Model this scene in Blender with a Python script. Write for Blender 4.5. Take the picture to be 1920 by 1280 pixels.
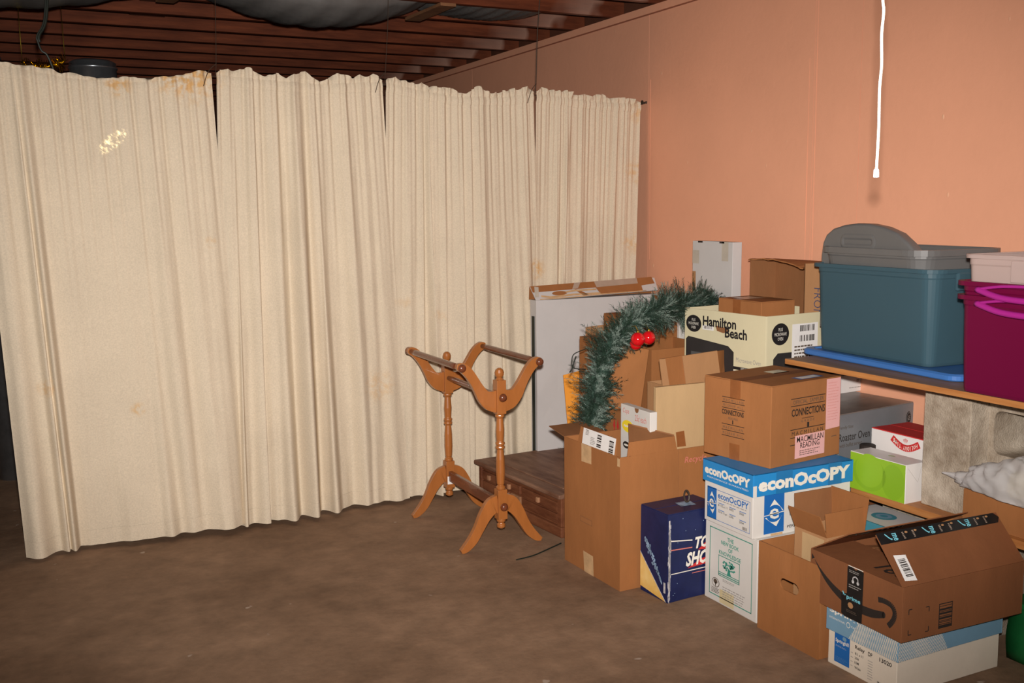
import bpy, bmesh, math, random
from mathutils import Vector, Matrix
PI = math.pi
R = random.Random(7)
for o in list(bpy.data.objects): bpy.data.objects.remove(o)
SC = bpy.context.scene
C = SC.collection

# ---------------------------------------------------------------- camera, world, light
CH = 1.5
YAW, PITCH, ROLL, FPX = math.radians(26.34), math.radians(7.44), math.radians(-0.625), 1920.0
_f = Vector((math.sin(YAW)*math.cos(PITCH), math.cos(YAW)*math.cos(PITCH), -math.sin(PITCH)))
_r0 = Vector((math.cos(YAW), -math.sin(YAW), 0)); _u0 = _r0.cross(_f)
_r = _r0*math.cos(ROLL) + _u0*math.sin(ROLL)
_u = _u0*math.cos(ROLL) - _r0*math.sin(ROLL)
cam = bpy.data.objects.new('camera', bpy.data.cameras.new('camera')); C.objects.link(cam)
cam.data.sensor_width = 36; cam.data.lens = 36*FPX/1920; cam.data.clip_start = 0.05
mw = Matrix((_r, _u, -_f)).transposed().to_4x4(); mw.translation = Vector((0, 0, CH)); cam.matrix_world = mw
SC.camera = cam
def ray(x, y): return _f + _r*((x-960)/FPX) - _u*((y-640)/FPX)
CO = Vector((0, 0, CH))
def atz(x, y, Z): d = ray(x, y); return CO + d*((Z-CH)/d.z)
def atx(x, y, X): d = ray(x, y); return CO + d*(X/d.x)
def aty(x, y, Y): d = ray(x, y); return CO + d*(Y/d.y)

W = bpy.data.worlds.new('dim_basement'); SC.world = W; W.use_nodes = True
W.node_tree.nodes['Background'].inputs[0].default_value = (1.0, .86, .7, 1)
W.node_tree.nodes['Background'].inputs[1].default_value = 0.03
# the camera's own flash, a little above the lens
fl = bpy.data.lights.new('flash', 'SPOT'); fl.energy = 980; fl.color = (1.0, .935, .88)
fl.spot_size = math.radians(86); fl.spot_blend = 1.0; fl.shadow_soft_size = 0.03
flo = bpy.data.objects.new('flash', fl); C.objects.link(flo)
fpos = CO + _u*0.11 + _r*0.01
aim = (ray(900, 590)).normalized()
q = aim.to_track_quat('-Z', 'Y'); flo.rotation_mode = 'QUATERNION'; flo.rotation_quaternion = q; flo.location = fpos
flo.scale = (1.12, .70, 1)
# daylight in the room: a dim soft glow from the window side behind the camera
dl = bpy.data.lights.new('window_daylight', 'AREA'); dl.shape = 'RECTANGLE'; dl.size = 1.2; dl.size_y = .6; dl.energy = 12; dl.color = (1, .86, .68)
dlo = bpy.data.objects.new('window_daylight', dl); C.objects.link(dlo); dlo.location = (-2.6, -1.5, 2.0)
dlo.rotation_euler = (Vector((1.2, 4.5, .6))-Vector(dlo.location)).to_track_quat('-Z', 'Y').to_euler()
SC.view_settings.view_transform = 'Standard'; SC.view_settings.look = 'None'
SC.view_settings.exposure = 0.0; SC.view_settings.gamma = 1; SC.view_settings.use_curve_mapping = False

# ---------------------------------------------------------------- materials
def lin(h):
    h = h.lstrip('#'); v = [int(h[i:i+2], 16)/255 for i in (0, 2, 4)]
    return tuple(x/12.92 if x <= .04045 else ((x+.055)/1.055)**2.4 for x in v)
def mat(name, col, rough=.6, var=.0, vscale=8, bump=0, bscale=60, spec=.3, stretch=(1, 1, 1), metal=0, coat=0, col2=None, alpha=None, trans=0):
    m = bpy.data.materials.new(name); m.use_nodes = True
    nt = m.node_tree; b = nt.nodes['Principled BSDF']
    if isinstance(col, str): col = lin(col)
    b.inputs['Roughness'].default_value = rough; b.inputs['Specular IOR Level'].default_value = spec
    b.inputs['Metallic'].default_value = metal; b.inputs['Coat Weight'].default_value = coat
    b.inputs['Base Color'].default_value = (*col, 1)
    if trans: b.inputs['Transmission Weight'].default_value = trans
    if alpha is not None: b.inputs['Alpha'].default_value = alpha
    tc = nt.nodes.new('ShaderNodeTexCoord'); mp = nt.nodes.new('ShaderNodeMapping'); mp.inputs['Scale'].default_value = stretch
    nt.links.new(tc.outputs['Object'], mp.inputs[0])
    if var or col2:
        n = nt.nodes.new('ShaderNodeTexNoise'); n.inputs['Scale'].default_value = vscale; n.inputs['Detail'].default_value = 6; n.inputs['Roughness'].default_value = .65
        nt.links.new(mp.outputs[0], n.inputs['Vector'])
        r = nt.nodes.new('ShaderNodeValToRGB'); r.color_ramp.elements[0].position = .3; r.color_ramp.elements[1].position = .72
        c2 = lin(col2) if isinstance(col2, str) else col2
        lo = [c*(1-var) for c in col]; hi = c2 if c2 else [min(1, c*(1+var)) for c in col]
        r.color_ramp.elements[0].color = (*lo, 1); r.color_ramp.elements[1].color = (*hi, 1)
        nt.links.new(n.outputs[0], r.inputs[0]); nt.links.new(r.outputs[0], b.inputs['Base Color'])
    if bump:
        n2 = nt.nodes.new('ShaderNodeTexNoise'); n2.inputs['Scale'].default_value = bscale; n2.inputs['Detail'].default_value = 4
        nt.links.new(mp.outputs[0], n2.inputs['Vector'])
        bp = nt.nodes.new('ShaderNodeBump'); bp.inputs['Strength'].default_value = bump; bp.inputs['Distance'].default_value = .01
        nt.links.new(n2.outputs[0], bp.inputs['Height']); nt.links.new(bp.outputs[0], b.inputs['Normal'])
    return m
M = {}
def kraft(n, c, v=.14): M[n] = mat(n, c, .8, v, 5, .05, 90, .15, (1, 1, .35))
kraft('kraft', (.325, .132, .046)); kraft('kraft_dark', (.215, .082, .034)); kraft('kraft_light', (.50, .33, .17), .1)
kraft('kraft_red', (.335, .138, .050)); kraft('kraft_inner_shade', (.25, .11, .046)); kraft('kraft_tan', (.41, .215, .10), .1)  # the inner kraft is a darker copy, with shade put into its colour
M['white_card'] = mat('white_card', (.66, .63, .59), .6, .05, 4, .02, 60)
M['white_gray'] = mat('white_gray', (.56, .54, .53), .65, .05, 3, .04, 40)
M['white_gloss'] = mat('white_gloss', (.74, .71, .69), .3, .03, 4)
M['cream_card'] = mat('cream_card', (.66, .60, .40), .5, .05, 4)
M['paper'] = mat('paper', (.8, .78, .76), .6, .03, 30)
M['tape_brown'] = mat('tape_brown', (.27, .095, .03), .32, .15, 12, .03, 40, .45)
M['tape_tan'] = mat('tape_tan', (.56, .36, .19), .4, .22, 22, .05, 40)
M['tape_gray'] = mat('tape_gray', (.42, .32, .25), .35, .1, 12)
M['tape_clear'] = mat('tape_clear', (.5, .45, .38), .25, .1, 12)
M['tape_black'] = mat('tape_black', (.014, .013, .013), .3, .2, 20)
M['tape_on_blue'] = mat('tape_on_blue', (.02, .17, .40), .3); M['tape_yellow'] = mat('tape_yellow', (.64, .54, .32), .35, .08, 12); M['ink'] = mat('ink', (.025, .018, .015), .7); M['ink_soft'] = mat('ink_soft', (.10, .07, .05), .7)
M['ink_blue'] = mat('ink_blue', (.05, .065, .14), .7); M['ink_gray'] = mat('ink_gray', (.33, .30, .28), .7)
M['print_blue'] = mat('print_blue', (.02, .23, .55), .45, .05, 10); M['print_blue_deep'] = mat('print_blue_deep', (.015, .13, .42), .45)
M['print_white'] = mat('print_white', (.78, .74, .66), .6)
M['print_green'] = mat('print_green', (.05, .28, .21), .6); M['pink'] = mat('pink', (.78, .42, .40), .6, .05, 10)
M['red_ink'] = mat('red_ink', (.55, .03, .03), .6); M['red_soft'] = mat('red_soft', (.62, .18, .15), .6)
M['purple'] = mat('purple', (.16, .01, .13), .5); M['black_print'] = mat('black_print', (.018, .016, .017), .45)
M['navy'] = mat('navy', (.012, .018, .075), .4, .25, 9); M['yellow'] = mat('yellow', (.85, .42, .03), .5, .2, 6, col2=(.85, .62, .25))
M['lemon'] = mat('lemon', (.85, .65, .03), .5)
M['cloud'] = mat('cloud', (.25, .36, .5), .5, .6, 40)
M['scuff'] = mat('scuff', (.5, .48, .48), .8, .5, 60)
M['lime'] = mat('lime', (.27, .48, .025), .4, .03, 5); M['lime_dark'] = mat('lime_dark', (.235, .435, .022), .4)
M['spring_blue'] = mat('spring_blue', (.17, .31, .43), .55, .07, 6); M['spring_white'] = mat('spring_white', (.72, .63, .52), .7, .06, 5, .04, 60)
M['teal'] = mat('teal', (.06, .25, .32), .5)
M['cyan'] = mat('cyan', (.2, .6, .72), .5); M['gray_box'] = mat('gray_box', (.17, .175, .185), .35, .12, 4); M['gray_box_top'] = mat('gray_box_top', (.2, .16, .14), .3, .4, 6)
M['orange_paper'] = mat('orange_paper', (.85, .32, .03), .6)
M['concrete_block'] = mat('concrete_block', (.34, .25, .17), .95, .4, 7, .4, 150, .1, col2=(.60, .52, .42))
M['plank'] = mat('plank', (.44, .155, .04), .5, .25, 5, .06, 30, .4, (8, .6, 8), col2=(.5, .22, .07))
M['plank_face'] = mat('plank_face', (.26, .15, .09), .5, .2, 5, .05, 30, .4, (8, .6, 8))
M['rack'] = mat('rack', (.37, .125, .03), .3, .12, 9, .02, 30, .5, (3, 3, .7), coat=.3)
M['rack_dark'] = mat('rack_dark', (.15, .042, .018), .25, .25, 10, 0, 30, .5, (4, .6, 4), coat=.4)
M['chest'] = mat('chest', (.185, .07, .036), .55, .4, 7, .12, 25, .3, (3, .6, 3), col2=(.30, .17, .11))
M['chest_side'] = mat('chest_side', (.16, .046, .02), .5, .4, 6, .1, 25, .3, (3, .6, 3), col2=(.24, .09, .04))
M['chest_light'] = mat('chest_light', (.34, .17, .09), .5, .3, 8, .1, 25)
M['joist'] = mat('joist', (.105, .024, .0095), .7, .35, 4, .1, 25, .2, (.6, 5, 5), col2=(.20, .052, .02))
M['dark_wood'] = mat('dark_wood', (.10, .035, .018), .8, .3, 4, .1, 30)
M['strap_wood'] = mat('strap_wood', (.22, .10, .045), .8, .3, 8, .1, 30)
M['insul'] = mat('insul', (.115, .11, .105), .45, .2, 5, .25, 14, .5)
M['metal'] = mat('metal', (.42, .46, .5), .3, .25, 9, 0, 30, .5, metal=.9)
M['wire'] = mat('wire', (.05, .035, .025), .5); M['wire_black'] = mat('wire_black', (.015, .02, .015), .5)
M['gold'] = mat('gold', (.75, .55, .08), .18, metal=1); M['cord'] = mat('cord', (.85, .82, .72), .7)
M['plastic_tip'] = mat('plastic_tip', (.85, .85, .9), .25)
M['gray_plastic'] = mat('gray_plastic', (.125, .122, .12), .34, .06, 6, 0, 30, .45)
M['blue_lid'] = mat('blue_lid', (.045, .15, .42), .38, .05, 6)
M['ball'] = mat('ball', (.62, .008, .012), .1, spec=.6, coat=1)
M['green_bag'] = mat('green_bag', (.012, .13, .035), .4, .2, 8)
M['needle_a'] = mat('needle_a', (.042, .08, .06), .6, .3, 20); M['needle_b'] = mat('needle_b', (.17, .225, .19), .6, .3, 20)
M['needle_c'] = mat('needle_c', (.022, .045, .03), .6, .3, 20)
M['food_red'] = mat('food_red', (.6, .09, .03), .5, .3, 60); M['food_green'] = mat('food_green', (.14, .28, .05), .5); M['food_tan'] = mat('food_tan', (.6, .42, .3), .5, .3, 60)
M['oven_dark'] = mat('oven_dark', (.03, .028, .028), .35, .2, 5); M['oven_glass'] = mat('oven_glass', (.09, .09, .09), .3)

def plastic(name, col, a, tl, tinted):
    m = bpy.data.materials.new(name); m.use_nodes = True; nt = m.node_tree; b = nt.nodes['Principled BSDF']
    b.inputs['Base Color'].default_value = (*col, 1); b.inputs['Roughness'].default_value = .32; b.inputs['Specular IOR Level'].default_value = .4
    t = nt.nodes.new('ShaderNodeBsdfTranslucent'); t.inputs[0].default_value = (*tinted, 1)
    tr = nt.nodes.new('ShaderNodeBsdfTransparent'); tr.inputs[0].default_value = (*tinted, 1)
    m1 = nt.nodes.new('ShaderNodeMixShader'); m1.inputs[0].default_value = tl
    m2 = nt.nodes.new('ShaderNodeMixShader'); m2.inputs[0].default_value = a
    out = nt.nodes['Material Output']
    nt.links.new(b.outputs[0], m1.inputs[1]); nt.links.new(t.outputs[0], m1.inputs[2])
    nt.links.new(m1.outputs[0], m2.inputs[1]); nt.links.new(tr.outputs[0], m2.inputs[2]); nt.links.new(m2.outputs[0], out.inputs[0])
    return m
M['tote_blue'] = plastic('tote_blue', (.085, .165, .205), .26, .40, (.5, .66, .74))
M['tote_magenta'] = plastic('tote_magenta', (.21, .006, .058), .12, .35, (.5, .02, .14))
M['tote_handle'] = plastic('tote_handle', (.5, .03, .32), .05, .3, (.7, .1, .5))
M['tote_clear'] = plastic('tote_clear', (.62, .5, .47), .3, .35, (.95, .9, .88))
M['bag_film'] = plastic('bag_film', (.78, .76, .76), .26, .35, (.95, .94, .93)); M['bag_film'].node_tree.nodes['Principled BSDF'].inputs['Roughness'].default_value = .16

def cloth_mat():
    m = mat('curtain_cloth', (.66, .56, .425), .95, .05, 3, .05, 420, .05); nt = m.node_tree; b = nt.nodes['Principled BSDF']
    src = b.inputs['Base Color'].links[0].from_socket
    geo = nt.nodes.new('ShaderNodeNewGeometry'); nz = nt.nodes.new('ShaderNodeTexNoise'); nz.inputs['Scale'].default_value = 38; nz.inputs['Detail'].default_value = 5
    nt.links.new(geo.outputs['Position'], nz.inputs['Vector'])
    thr = nt.nodes.new('ShaderNodeMapRange'); thr.inputs[1].default_value = .42; thr.inputs[2].default_value = .62
    nt.links.new(nz.outputs[0], thr.inputs[0])
    wv = nt.nodes.new('ShaderNodeTexNoise'); wv.inputs['Scale'].default_value = 160; wv.inputs['Detail'].default_value = 3
    nt.links.new(geo.outputs['Position'], wv.inputs['Vector'])
    wr = nt.nodes.new('ShaderNodeMapRange'); wr.inputs[1].default_value = .3; wr.inputs[2].default_value = .7; wr.inputs[3].default_value = .9; wr.inputs[4].default_value = 1.06
    nt.links.new(wv.outputs[0], wr.inputs[0])
    mm = nt.nodes.new('ShaderNodeMix'); mm.data_type = 'RGBA'; mm.blend_type = 'MULTIPLY'; mm.inputs[0].default_value = 1
    nt.links.new(src, mm.inputs[6]); nt.links.new(wr.outputs[0], mm.inputs[7]); src = mm.outputs[2]
    stains = [((.82, 4.84, 2.11), .16, .75), ((.72, 4.84, 2.1), .1, .6), ((.50, 4.84, 2.05), .07, .7), ((2.58, 4.88, 1.17), .07, .75),
              ((.86, 4.8, 1.36), .04, .6), ((.5, 4.8, .62), .04, .5), ((3.24, 4.9, 1.7), .10, .55), ((3.22, 4.9, 1.3), .1, .5), ((1.8, 4.84, 1.03), .06, .5),
              ((2.0, 4.84, .95), .05, .45), ((.3, 4.82, 1.62), .03, .5), ((1.65, 4.82, .62), .1, .35), ((.13, 4.8, .75), .05, .4), ((3.26, 4.92, 2.02), .08, .5)]
    for p, rad, s in stains:
        d = nt.nodes.new('ShaderNodeVectorMath'); d.operation = 'DISTANCE'; nt.links.new(geo.outputs['Position'], d.inputs[0]); d.inputs[1].default_value = p
        r = nt.nodes.new('ShaderNodeMapRange'); r.inputs[1].default_value = rad*.35; r.inputs[2].default_value = rad; r.inputs[3].default_value = s; r.inputs[4].default_value = 0
        nt.links.new(d.outputs['Value'], r.inputs[0])
        mu = nt.nodes.new('ShaderNodeMath'); mu.operation = 'MULTIPLY'; nt.links.new(r.outputs[0], mu.inputs[0]); nt.links.new(thr.outputs[0], mu.inputs[1])
        mx = nt.nodes.new('ShaderNodeMix'); mx.data_type = 'RGBA'; nt.links.new(mu.outputs[0], mx.inputs[0]); nt.links.new(src, mx.inputs[6])
        mx.inputs[7].default_value = (.62, .33, .085, 1); src = mx.outputs[2]
    nt.links.new(src, b.inputs['Base Color'])
    return m
M['cloth'] = cloth_mat()
def wall_mat():
    m = mat('orange_paint', (.80, .385, .24), .5, .05, 1.5, .10, 35, .3); nt = m.node_tree; b = nt.nodes['Principled BSDF']
    src = b.inputs['Base Color'].links[0].from_socket
    tc = nt.nodes.new('ShaderNodeNewGeometry')
    mp = nt.nodes.new('ShaderNodeMapping'); mp.inputs['Scale'].default_value = (1, 1.4, .7); nt.links.new(tc.outputs['Position'], mp.inputs[0])
    vo = nt.nodes.new('ShaderNodeTexVoronoi'); vo.inputs['Scale'].default_value = 9; nt.links.new(mp.outputs[0], vo.inputs['Vector'])
    r = nt.nodes.new('ShaderNodeMapRange'); r.inputs[1].default_value = .03; r.inputs[2].default_value = .075; r.inputs[3].default_value = 1; r.inputs[4].default_value = 0
    nt.links.new(vo.outputs['Distance'], r.inputs[0])
    nz = nt.nodes.new('ShaderNodeTexNoise'); nz.inputs['Scale'].default_value = 2.5; nt.links.new(tc.outputs['Position'], nz.inputs['Vector'])
    th = nt.nodes.new('ShaderNodeMapRange'); th.inputs[1].default_value = .45; th.inputs[2].default_value = .6; nt.links.new(nz.outputs[0], th.inputs[0])
    mu = nt.nodes.new('ShaderNodeMath'); mu.operation = 'MULTIPLY'; nt.links.new(r.outputs[0], mu.inputs[0]); nt.links.new(th.outputs[0], mu.inputs[1])
    mx = nt.nodes.new('ShaderNodeMix'); mx.data_type = 'RGBA'; nt.links.new(mu.outputs[0], mx.inputs[0]); nt.links.new(src, mx.inputs[6]); mx.inputs[7].default_value = (.86, .50, .32, 1)
    nt.links.new(mx.outputs[2], b.inputs['Base Color'])
    bp = nt.nodes.new('ShaderNodeBump'); bp.inputs['Strength'].default_value = .35; bp.inputs['Distance'].default_value = .004
    nt.links.new(mu.outputs[0], bp.inputs['Height'])
    old = b.inputs['Normal'].links[0].from_socket; nt.links.new(old, bp.inputs['Normal']); nt.links.new(bp.outputs[0], b.inputs['Normal'])
    return m
M['wall'] = wall_mat()
def floor_mat():
    m = mat('concrete_floor', (.24, .140, .083), .75, .24, 1.6, .15, 40, .25, col2=(.335, .21, .132)); nt = m.node_tree; b = nt.nodes['Principled BSDF']
    src = b.inputs['Base Color'].links[0].from_socket
    g = nt.nodes.new('ShaderNodeNewGeometry')
    n = nt.nodes.new('ShaderNodeTexNoise'); n.inputs['Scale'].default_value = 9; n.inputs['Detail'].default_value = 8; n.inputs['Roughness'].default_value = .7
    nt.links.new(g.outputs['Position'], n.inputs['Vector'])
    r = nt.nodes.new('ShaderNodeMapRange'); r.inputs[1].default_value = .3; r.inputs[2].default_value = .7; r.inputs[3].default_value = .76; r.inputs[4].default_value = 1.2
    nt.links.new(n.outputs[0], r.inputs[0])
    mm = nt.nodes.new('ShaderNodeMix'); mm.data_type = 'RGBA'; mm.blend_type = 'MULTIPLY'; mm.inputs[0].default_value = 1
    nt.links.new(src, mm.inputs[6]); nt.links.new(r.outputs[0], mm.inputs[7])
    n3 = nt.nodes.new('ShaderNodeTexNoise'); n3.inputs['Scale'].default_value = 14; n3.inputs['Detail'].default_value = 2; nt.links.new(g.outputs['Position'], n3.inputs['Vector'])
    r3 = nt.nodes.new('ShaderNodeMapRange'); r3.inputs[1].default_value = .735; r3.inputs[2].default_value = .77; nt.links.new(n3.outputs[0], r3.inputs[0])
    mx = nt.nodes.new('ShaderNodeMix'); mx.data_type = 'RGBA'; nt.links.new(r3.outputs[0], mx.inputs[0]); nt.links.new(mm.outputs[2], mx.inputs[6]); mx.inputs[7].default_value = (.42, .32, .25, 1)
    nt.links.new(mx.outputs[2], b.inputs['Base Color'])
    return m
M['floor'] = floor_mat()
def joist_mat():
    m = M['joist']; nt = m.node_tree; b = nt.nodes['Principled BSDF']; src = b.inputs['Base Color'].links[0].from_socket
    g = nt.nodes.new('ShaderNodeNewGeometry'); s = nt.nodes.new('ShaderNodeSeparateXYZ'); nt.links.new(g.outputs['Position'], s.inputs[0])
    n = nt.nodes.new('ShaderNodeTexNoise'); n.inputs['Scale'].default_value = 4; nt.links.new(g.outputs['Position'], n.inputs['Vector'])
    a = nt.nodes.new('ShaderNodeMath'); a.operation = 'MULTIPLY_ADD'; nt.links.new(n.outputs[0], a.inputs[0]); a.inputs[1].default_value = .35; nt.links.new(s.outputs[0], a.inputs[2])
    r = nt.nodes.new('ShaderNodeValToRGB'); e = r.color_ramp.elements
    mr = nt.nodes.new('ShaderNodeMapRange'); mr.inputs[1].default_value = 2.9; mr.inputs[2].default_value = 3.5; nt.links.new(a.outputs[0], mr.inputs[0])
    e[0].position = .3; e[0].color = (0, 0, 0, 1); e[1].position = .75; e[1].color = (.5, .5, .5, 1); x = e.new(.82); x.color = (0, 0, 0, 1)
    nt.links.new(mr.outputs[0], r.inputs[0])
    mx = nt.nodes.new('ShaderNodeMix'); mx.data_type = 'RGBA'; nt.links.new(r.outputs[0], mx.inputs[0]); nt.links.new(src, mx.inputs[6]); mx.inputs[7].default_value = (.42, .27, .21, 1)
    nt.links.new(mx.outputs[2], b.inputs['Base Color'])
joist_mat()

# ---------------------------------------------------------------- object helpers
MATS = {}
def thing(name, label, cat, loc=(0, 0, 0), rz=0, group=None):
    o = bpy.data.objects.new(name, None); C.objects.link(o); o.location = loc; o.rotation_euler = (0, 0, rz)
    o.empty_display_size = .1; o['label'] = label; o['category'] = cat
    if group: o['group'] = group
    MATS[o] = Matrix.Translation(Vector(loc)) @ Matrix.Rotation(rz, 4, 'Z')
    return o
def link(name, me, m, parent=None, world=False, smooth=False):
    o = bpy.data.objects.new(name, me); C.objects.link(o)
    if m is not None:
        for k in (m if isinstance(m, (list, tuple)) else [m]): me.materials.append(M[k] if isinstance(k, str) else k)
    if parent:
        o.parent = parent
        if world:
            r = parent; mt = MATS.get(parent)
            while mt is None: r = r.parent; mt = MATS.get(r)
            me.transform(mt.inverted())
    if smooth:
        for p in me.polygons: p.use_smooth = True
    return o
def obj(name, bm, m, parent=None, world=False, smooth=False, bevel=0):
    me = bpy.data.meshes.new(name); bmesh.ops.recalc_face_normals(bm, faces=bm.faces[:]); bm.to_mesh(me); bm.free()
    o = link(name, me, m, parent, world, smooth)
    if bevel:
        b = o.modifiers.new('bevel', 'BEVEL'); b.width = bevel; b.segments = 2; b.limit_method = 'ANGLE'; b.angle_limit = .6
    return o
def tag(o, label, cat, group=None):
    o['label'] = label; o['category'] = cat
    if group: o['group'] = group
    return o
def struct(name, bm, m, **k):
    o = obj(name, bm, m, **k); o['kind'] = 'structure'; return o
def BM(): return bmesh.new()
def box(bm, x0, x1, y0, y1, z0, z1, mi=0):
    vs = [bm.verts.new(p) for p in ((x0, y0, z0), (x1, y0, z0), (x1, y1, z0), (x0, y1, z0), (x0, y0, z1), (x1, y0, z1), (x1, y1, z1), (x0, y1, z1))]
    for f in ((3, 2, 1, 0), (4, 5, 6, 7), (0, 1, 5, 4), (1, 2, 6, 5), (2, 3, 7, 6), (3, 0, 4, 7)):
        bm.faces.new([vs[i] for i in f]).material_index = mi
    return bm
def plate(bm, pts, t, mi=0):
    """a flat board through the corner points, thickness t along its normal (centred)"""
    pts = [Vector(p) for p in pts]; n = (pts[1]-pts[0]).cross(pts[-1]-pts[0]).normalized()*t*.5
    a = [bm.verts.new(p+n) for p in pts]; b = [bm.verts.new(p-n) for p in pts]; k = len(pts)
    bm.faces.new(a).material_index = mi; bm.faces.new(b[::-1]).material_index = mi
    for i in range(k):
        j = (i+1) % k; bm.faces.new((a[i], b[i], b[j], a[j])).material_index = mi
    return bm
def lathe(bm, prof, c=(0, 0, 0), n=16, axis='z'):
    rings = []
    for r, h in prof:
        ring = []
        for i in range(n):
            a = 2*PI*i/n; p = (r*math.cos(a), r*math.sin(a), h)
            if axis == 'y': p = (p[0], h, p[1])
            if axis == 'x': p = (h, p[0], p[1])
            ring.append(bm.verts.new(Vector(p)+Vector(c)))
        rings.append(ring)
    for A, B in zip(rings, rings[1:]):
        for i in range(n): bm.faces.new((A[i], A[(i+1) % n], B[(i+1) % n], B[i]))
    bm.faces.new(rings[0][::-1]); bm.faces.new(rings[-1]); return bm
def tube(bm, pts, r, n=6):
    pts = [Vector(p) for p in pts]; rings = []
    for i, p in enumerate(pts):
        t = (pts[min(i+1, len(pts)-1)]-pts[max(i-1, 0)]).normalized()
        a = t.orthogonal().normalized() if i == 0 else (pa - t*pa.dot(t)).normalized()
        pa = a; b = t.cross(a)
        rr = r[i] if isinstance(r, (list, tuple)) else r
        rings.append([bm.verts.new(p+(a*math.cos(2*PI*k/n)+b*math.sin(2*PI*k/n))*rr) for k in range(n)])
    for A, B in zip(rings, rings[1:]):
        for i in range(n): bm.faces.new((A[i], A[(i+1) % n], B[(i+1) % n], B[i]))
    bm.faces.new(rings[0][::-1]); bm.faces.new(rings[-1]); return bm
def spline(P, n=8):
    P = [Vector(p) for p in P]; out = []
    for i in range(len(P)-1):
        a, b, c, d = P[max(i-1, 0)], P[i], P[i+1], P[min(i+2, len(P)-1)]
        for k in range(n):
            t = k/n; out.append(.5*((2*b)+(c-a)*t+(2*a-5*b+4*c-d)*t*t+(3*b-a-3*c+d)*t**3))
    out.append(P[-1]); return out
def wobble(bm, amp, sc=3, seed=0):
    from mathutils import noise
    for v in bm.verts:
        v.co += noise.noise_vector(v.co*sc+Vector((seed*7.3, seed, 0)))*amp

# ---------------------------------------------------------------- flat print on a face
class Print:
    def __init__(s, parent, name, O, U, V, mats, world=False, lift=0):
        s.p, s.n, s.O, s.U, s.V, s.w = parent, name, Vector(O), Vector(U), Vector(V), world
        s.N = s.U.cross(s.V).normalized(); s.O += s.N*lift; s.m = list(mats); s.v = []; s.f = []; s.mi = []
        s.asp = s.U.length/s.V.length
    def pt(s, u, v, l): return s.O+s.U*u+s.V*v+s.N*(.0007+.0004*l)
    def mid(s, m):
        if m not in s.m: s.m.append(m)
        return s.m.index(m)
    def poly(s, pts, m, l=0):
        b = len(s.v); s.v += [s.pt(u, v, l) for u, v in pts]; s.f.append(tuple(range(b, b+len(pts)))); s.mi.append(s.mid(m)); return s
    def rect(s, u0, v0, u1, v1, m, l=0): return s.poly(((u0, v0), (u1, v0), (u1, v1), (u0, v1)), m, l)
    def frame(s, u0, v0, u1, v1, t, m, l=0):
        tv = t*s.asp
        s.rect(u0, v0, u1, v0+tv, m, l); s.rect(u0, v1-tv, u1, v1, m, l); s.rect(u0, v0, u0+t, v1, m, l); return s.rect(u1-t, v0, u1, v1, m, l)
    def ell(s, u, v, ru, rv, m, l=0, n=20): return s.poly([(u+ru*math.cos(2*PI*i/n), v+rv*math.sin(2*PI*i/n)) for i in range(n)], m, l)
    def strip(s, pts, w, m, l=0):
        """a stroke of width w (in u units) along pts"""
        for (a, b), (c, d) in zip(pts, pts[1:]):
            dx, dy = (c-a), (d-b)/s.asp; L = math.hypot(dx, dy) or 1e-6; nx, ny = -dy/L*w/2, dx/L*w/2*s.asp
            s.poly(((a+nx, b+ny), (c+nx, d+ny), (c-nx, d-ny), (a-nx, b-ny)), m, l)
        return s
    def text(s, t, u0, v0, u1, v1, m, l=1, bold=0, shear=0, flip=False, rot=False):
        cu = bpy.data.curves.new('t', 'FONT'); cu.body = t; cu.resolution_u = 2; cu.offset = bold; cu.shear = shear; cu.align_x = 'CENTER'
        ob = bpy.data.objects.new('t', cu); me = bpy.data.meshes.new_from_object(ob)
        xs = [v.co.x for v in me.vertices]; ys = [v.co.y for v in me.vertices]
        if xs:
            a, b, c, d = min(xs), max(xs), min(ys), max(ys); base = len(s.v)
            for v in me.vertices:
                fu = (v.co.x-a)/(b-a); fv = (v.co.y-c)/max(1e-6, d-c)
                if flip: fu, fv = 1-fu, 1-fv
                if rot: fu, fv = fv, 1-fu
                s.v.append(s.pt(u0+(u1-u0)*fu, v0+(v1-v0)*fv, l))
            k = s.mid(m)
            for p in me.polygons: s.f.append(tuple(base+i for i in p.vertices)); s.mi.append(k)
        bpy.data.meshes.remove(me); bpy.data.objects.remove(ob); bpy.data.curves.remove(cu); return s
    def bars(s, u0, v0, u1, v1, n, m, l=1, vert=True):
        rr = random.Random(n*13+int(u0*1000)); p = 0.0; ws = [rr.choice((1, 1, 2, 3)) for _ in range(2*n)]; T = sum(ws)
        for i, w in enumerate(ws):
            if i % 2 == 0:
                if vert: s.rect(u0+(u1-u0)*p/T, v0, u0+(u1-u0)*(p+w)/T, v1, m, l)
                else: s.rect(u0, v0+(v1-v0)*p/T, u1, v0+(v1-v0)*(p+w)/T, m, l)
            p += w
        return s
    def lines(s, u0, v0, u1, v1, rows, m, l=1, seed=1, fill=.5):
        """rows of print too small to read in the photograph"""
        rr = random.Random(seed); h = (v1-v0)/rows
        for i in range(rows):
            y = v1-(i+1)*h; x = u0; end = u1-(u1-u0)*rr.random()*.25
            while x < end:
                w = (u1-u0)*rr.uniform(.05, .14); s.rect(x, y+h*(1-fill)/2, min(x+w, end), y+h*(1+fill)/2, m, l); x += w+(u1-u0)*.025
        return s
    def done(s, flip=False):
        me = bpy.data.meshes.new(s.n); me.from_pydata([tuple(v) for v in s.v], [], s.f)
        o = link(s.n, me, s.m, s.p, s.w)
        me.polygons.foreach_set('material_index', s.mi); me.update()
        return o

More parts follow.
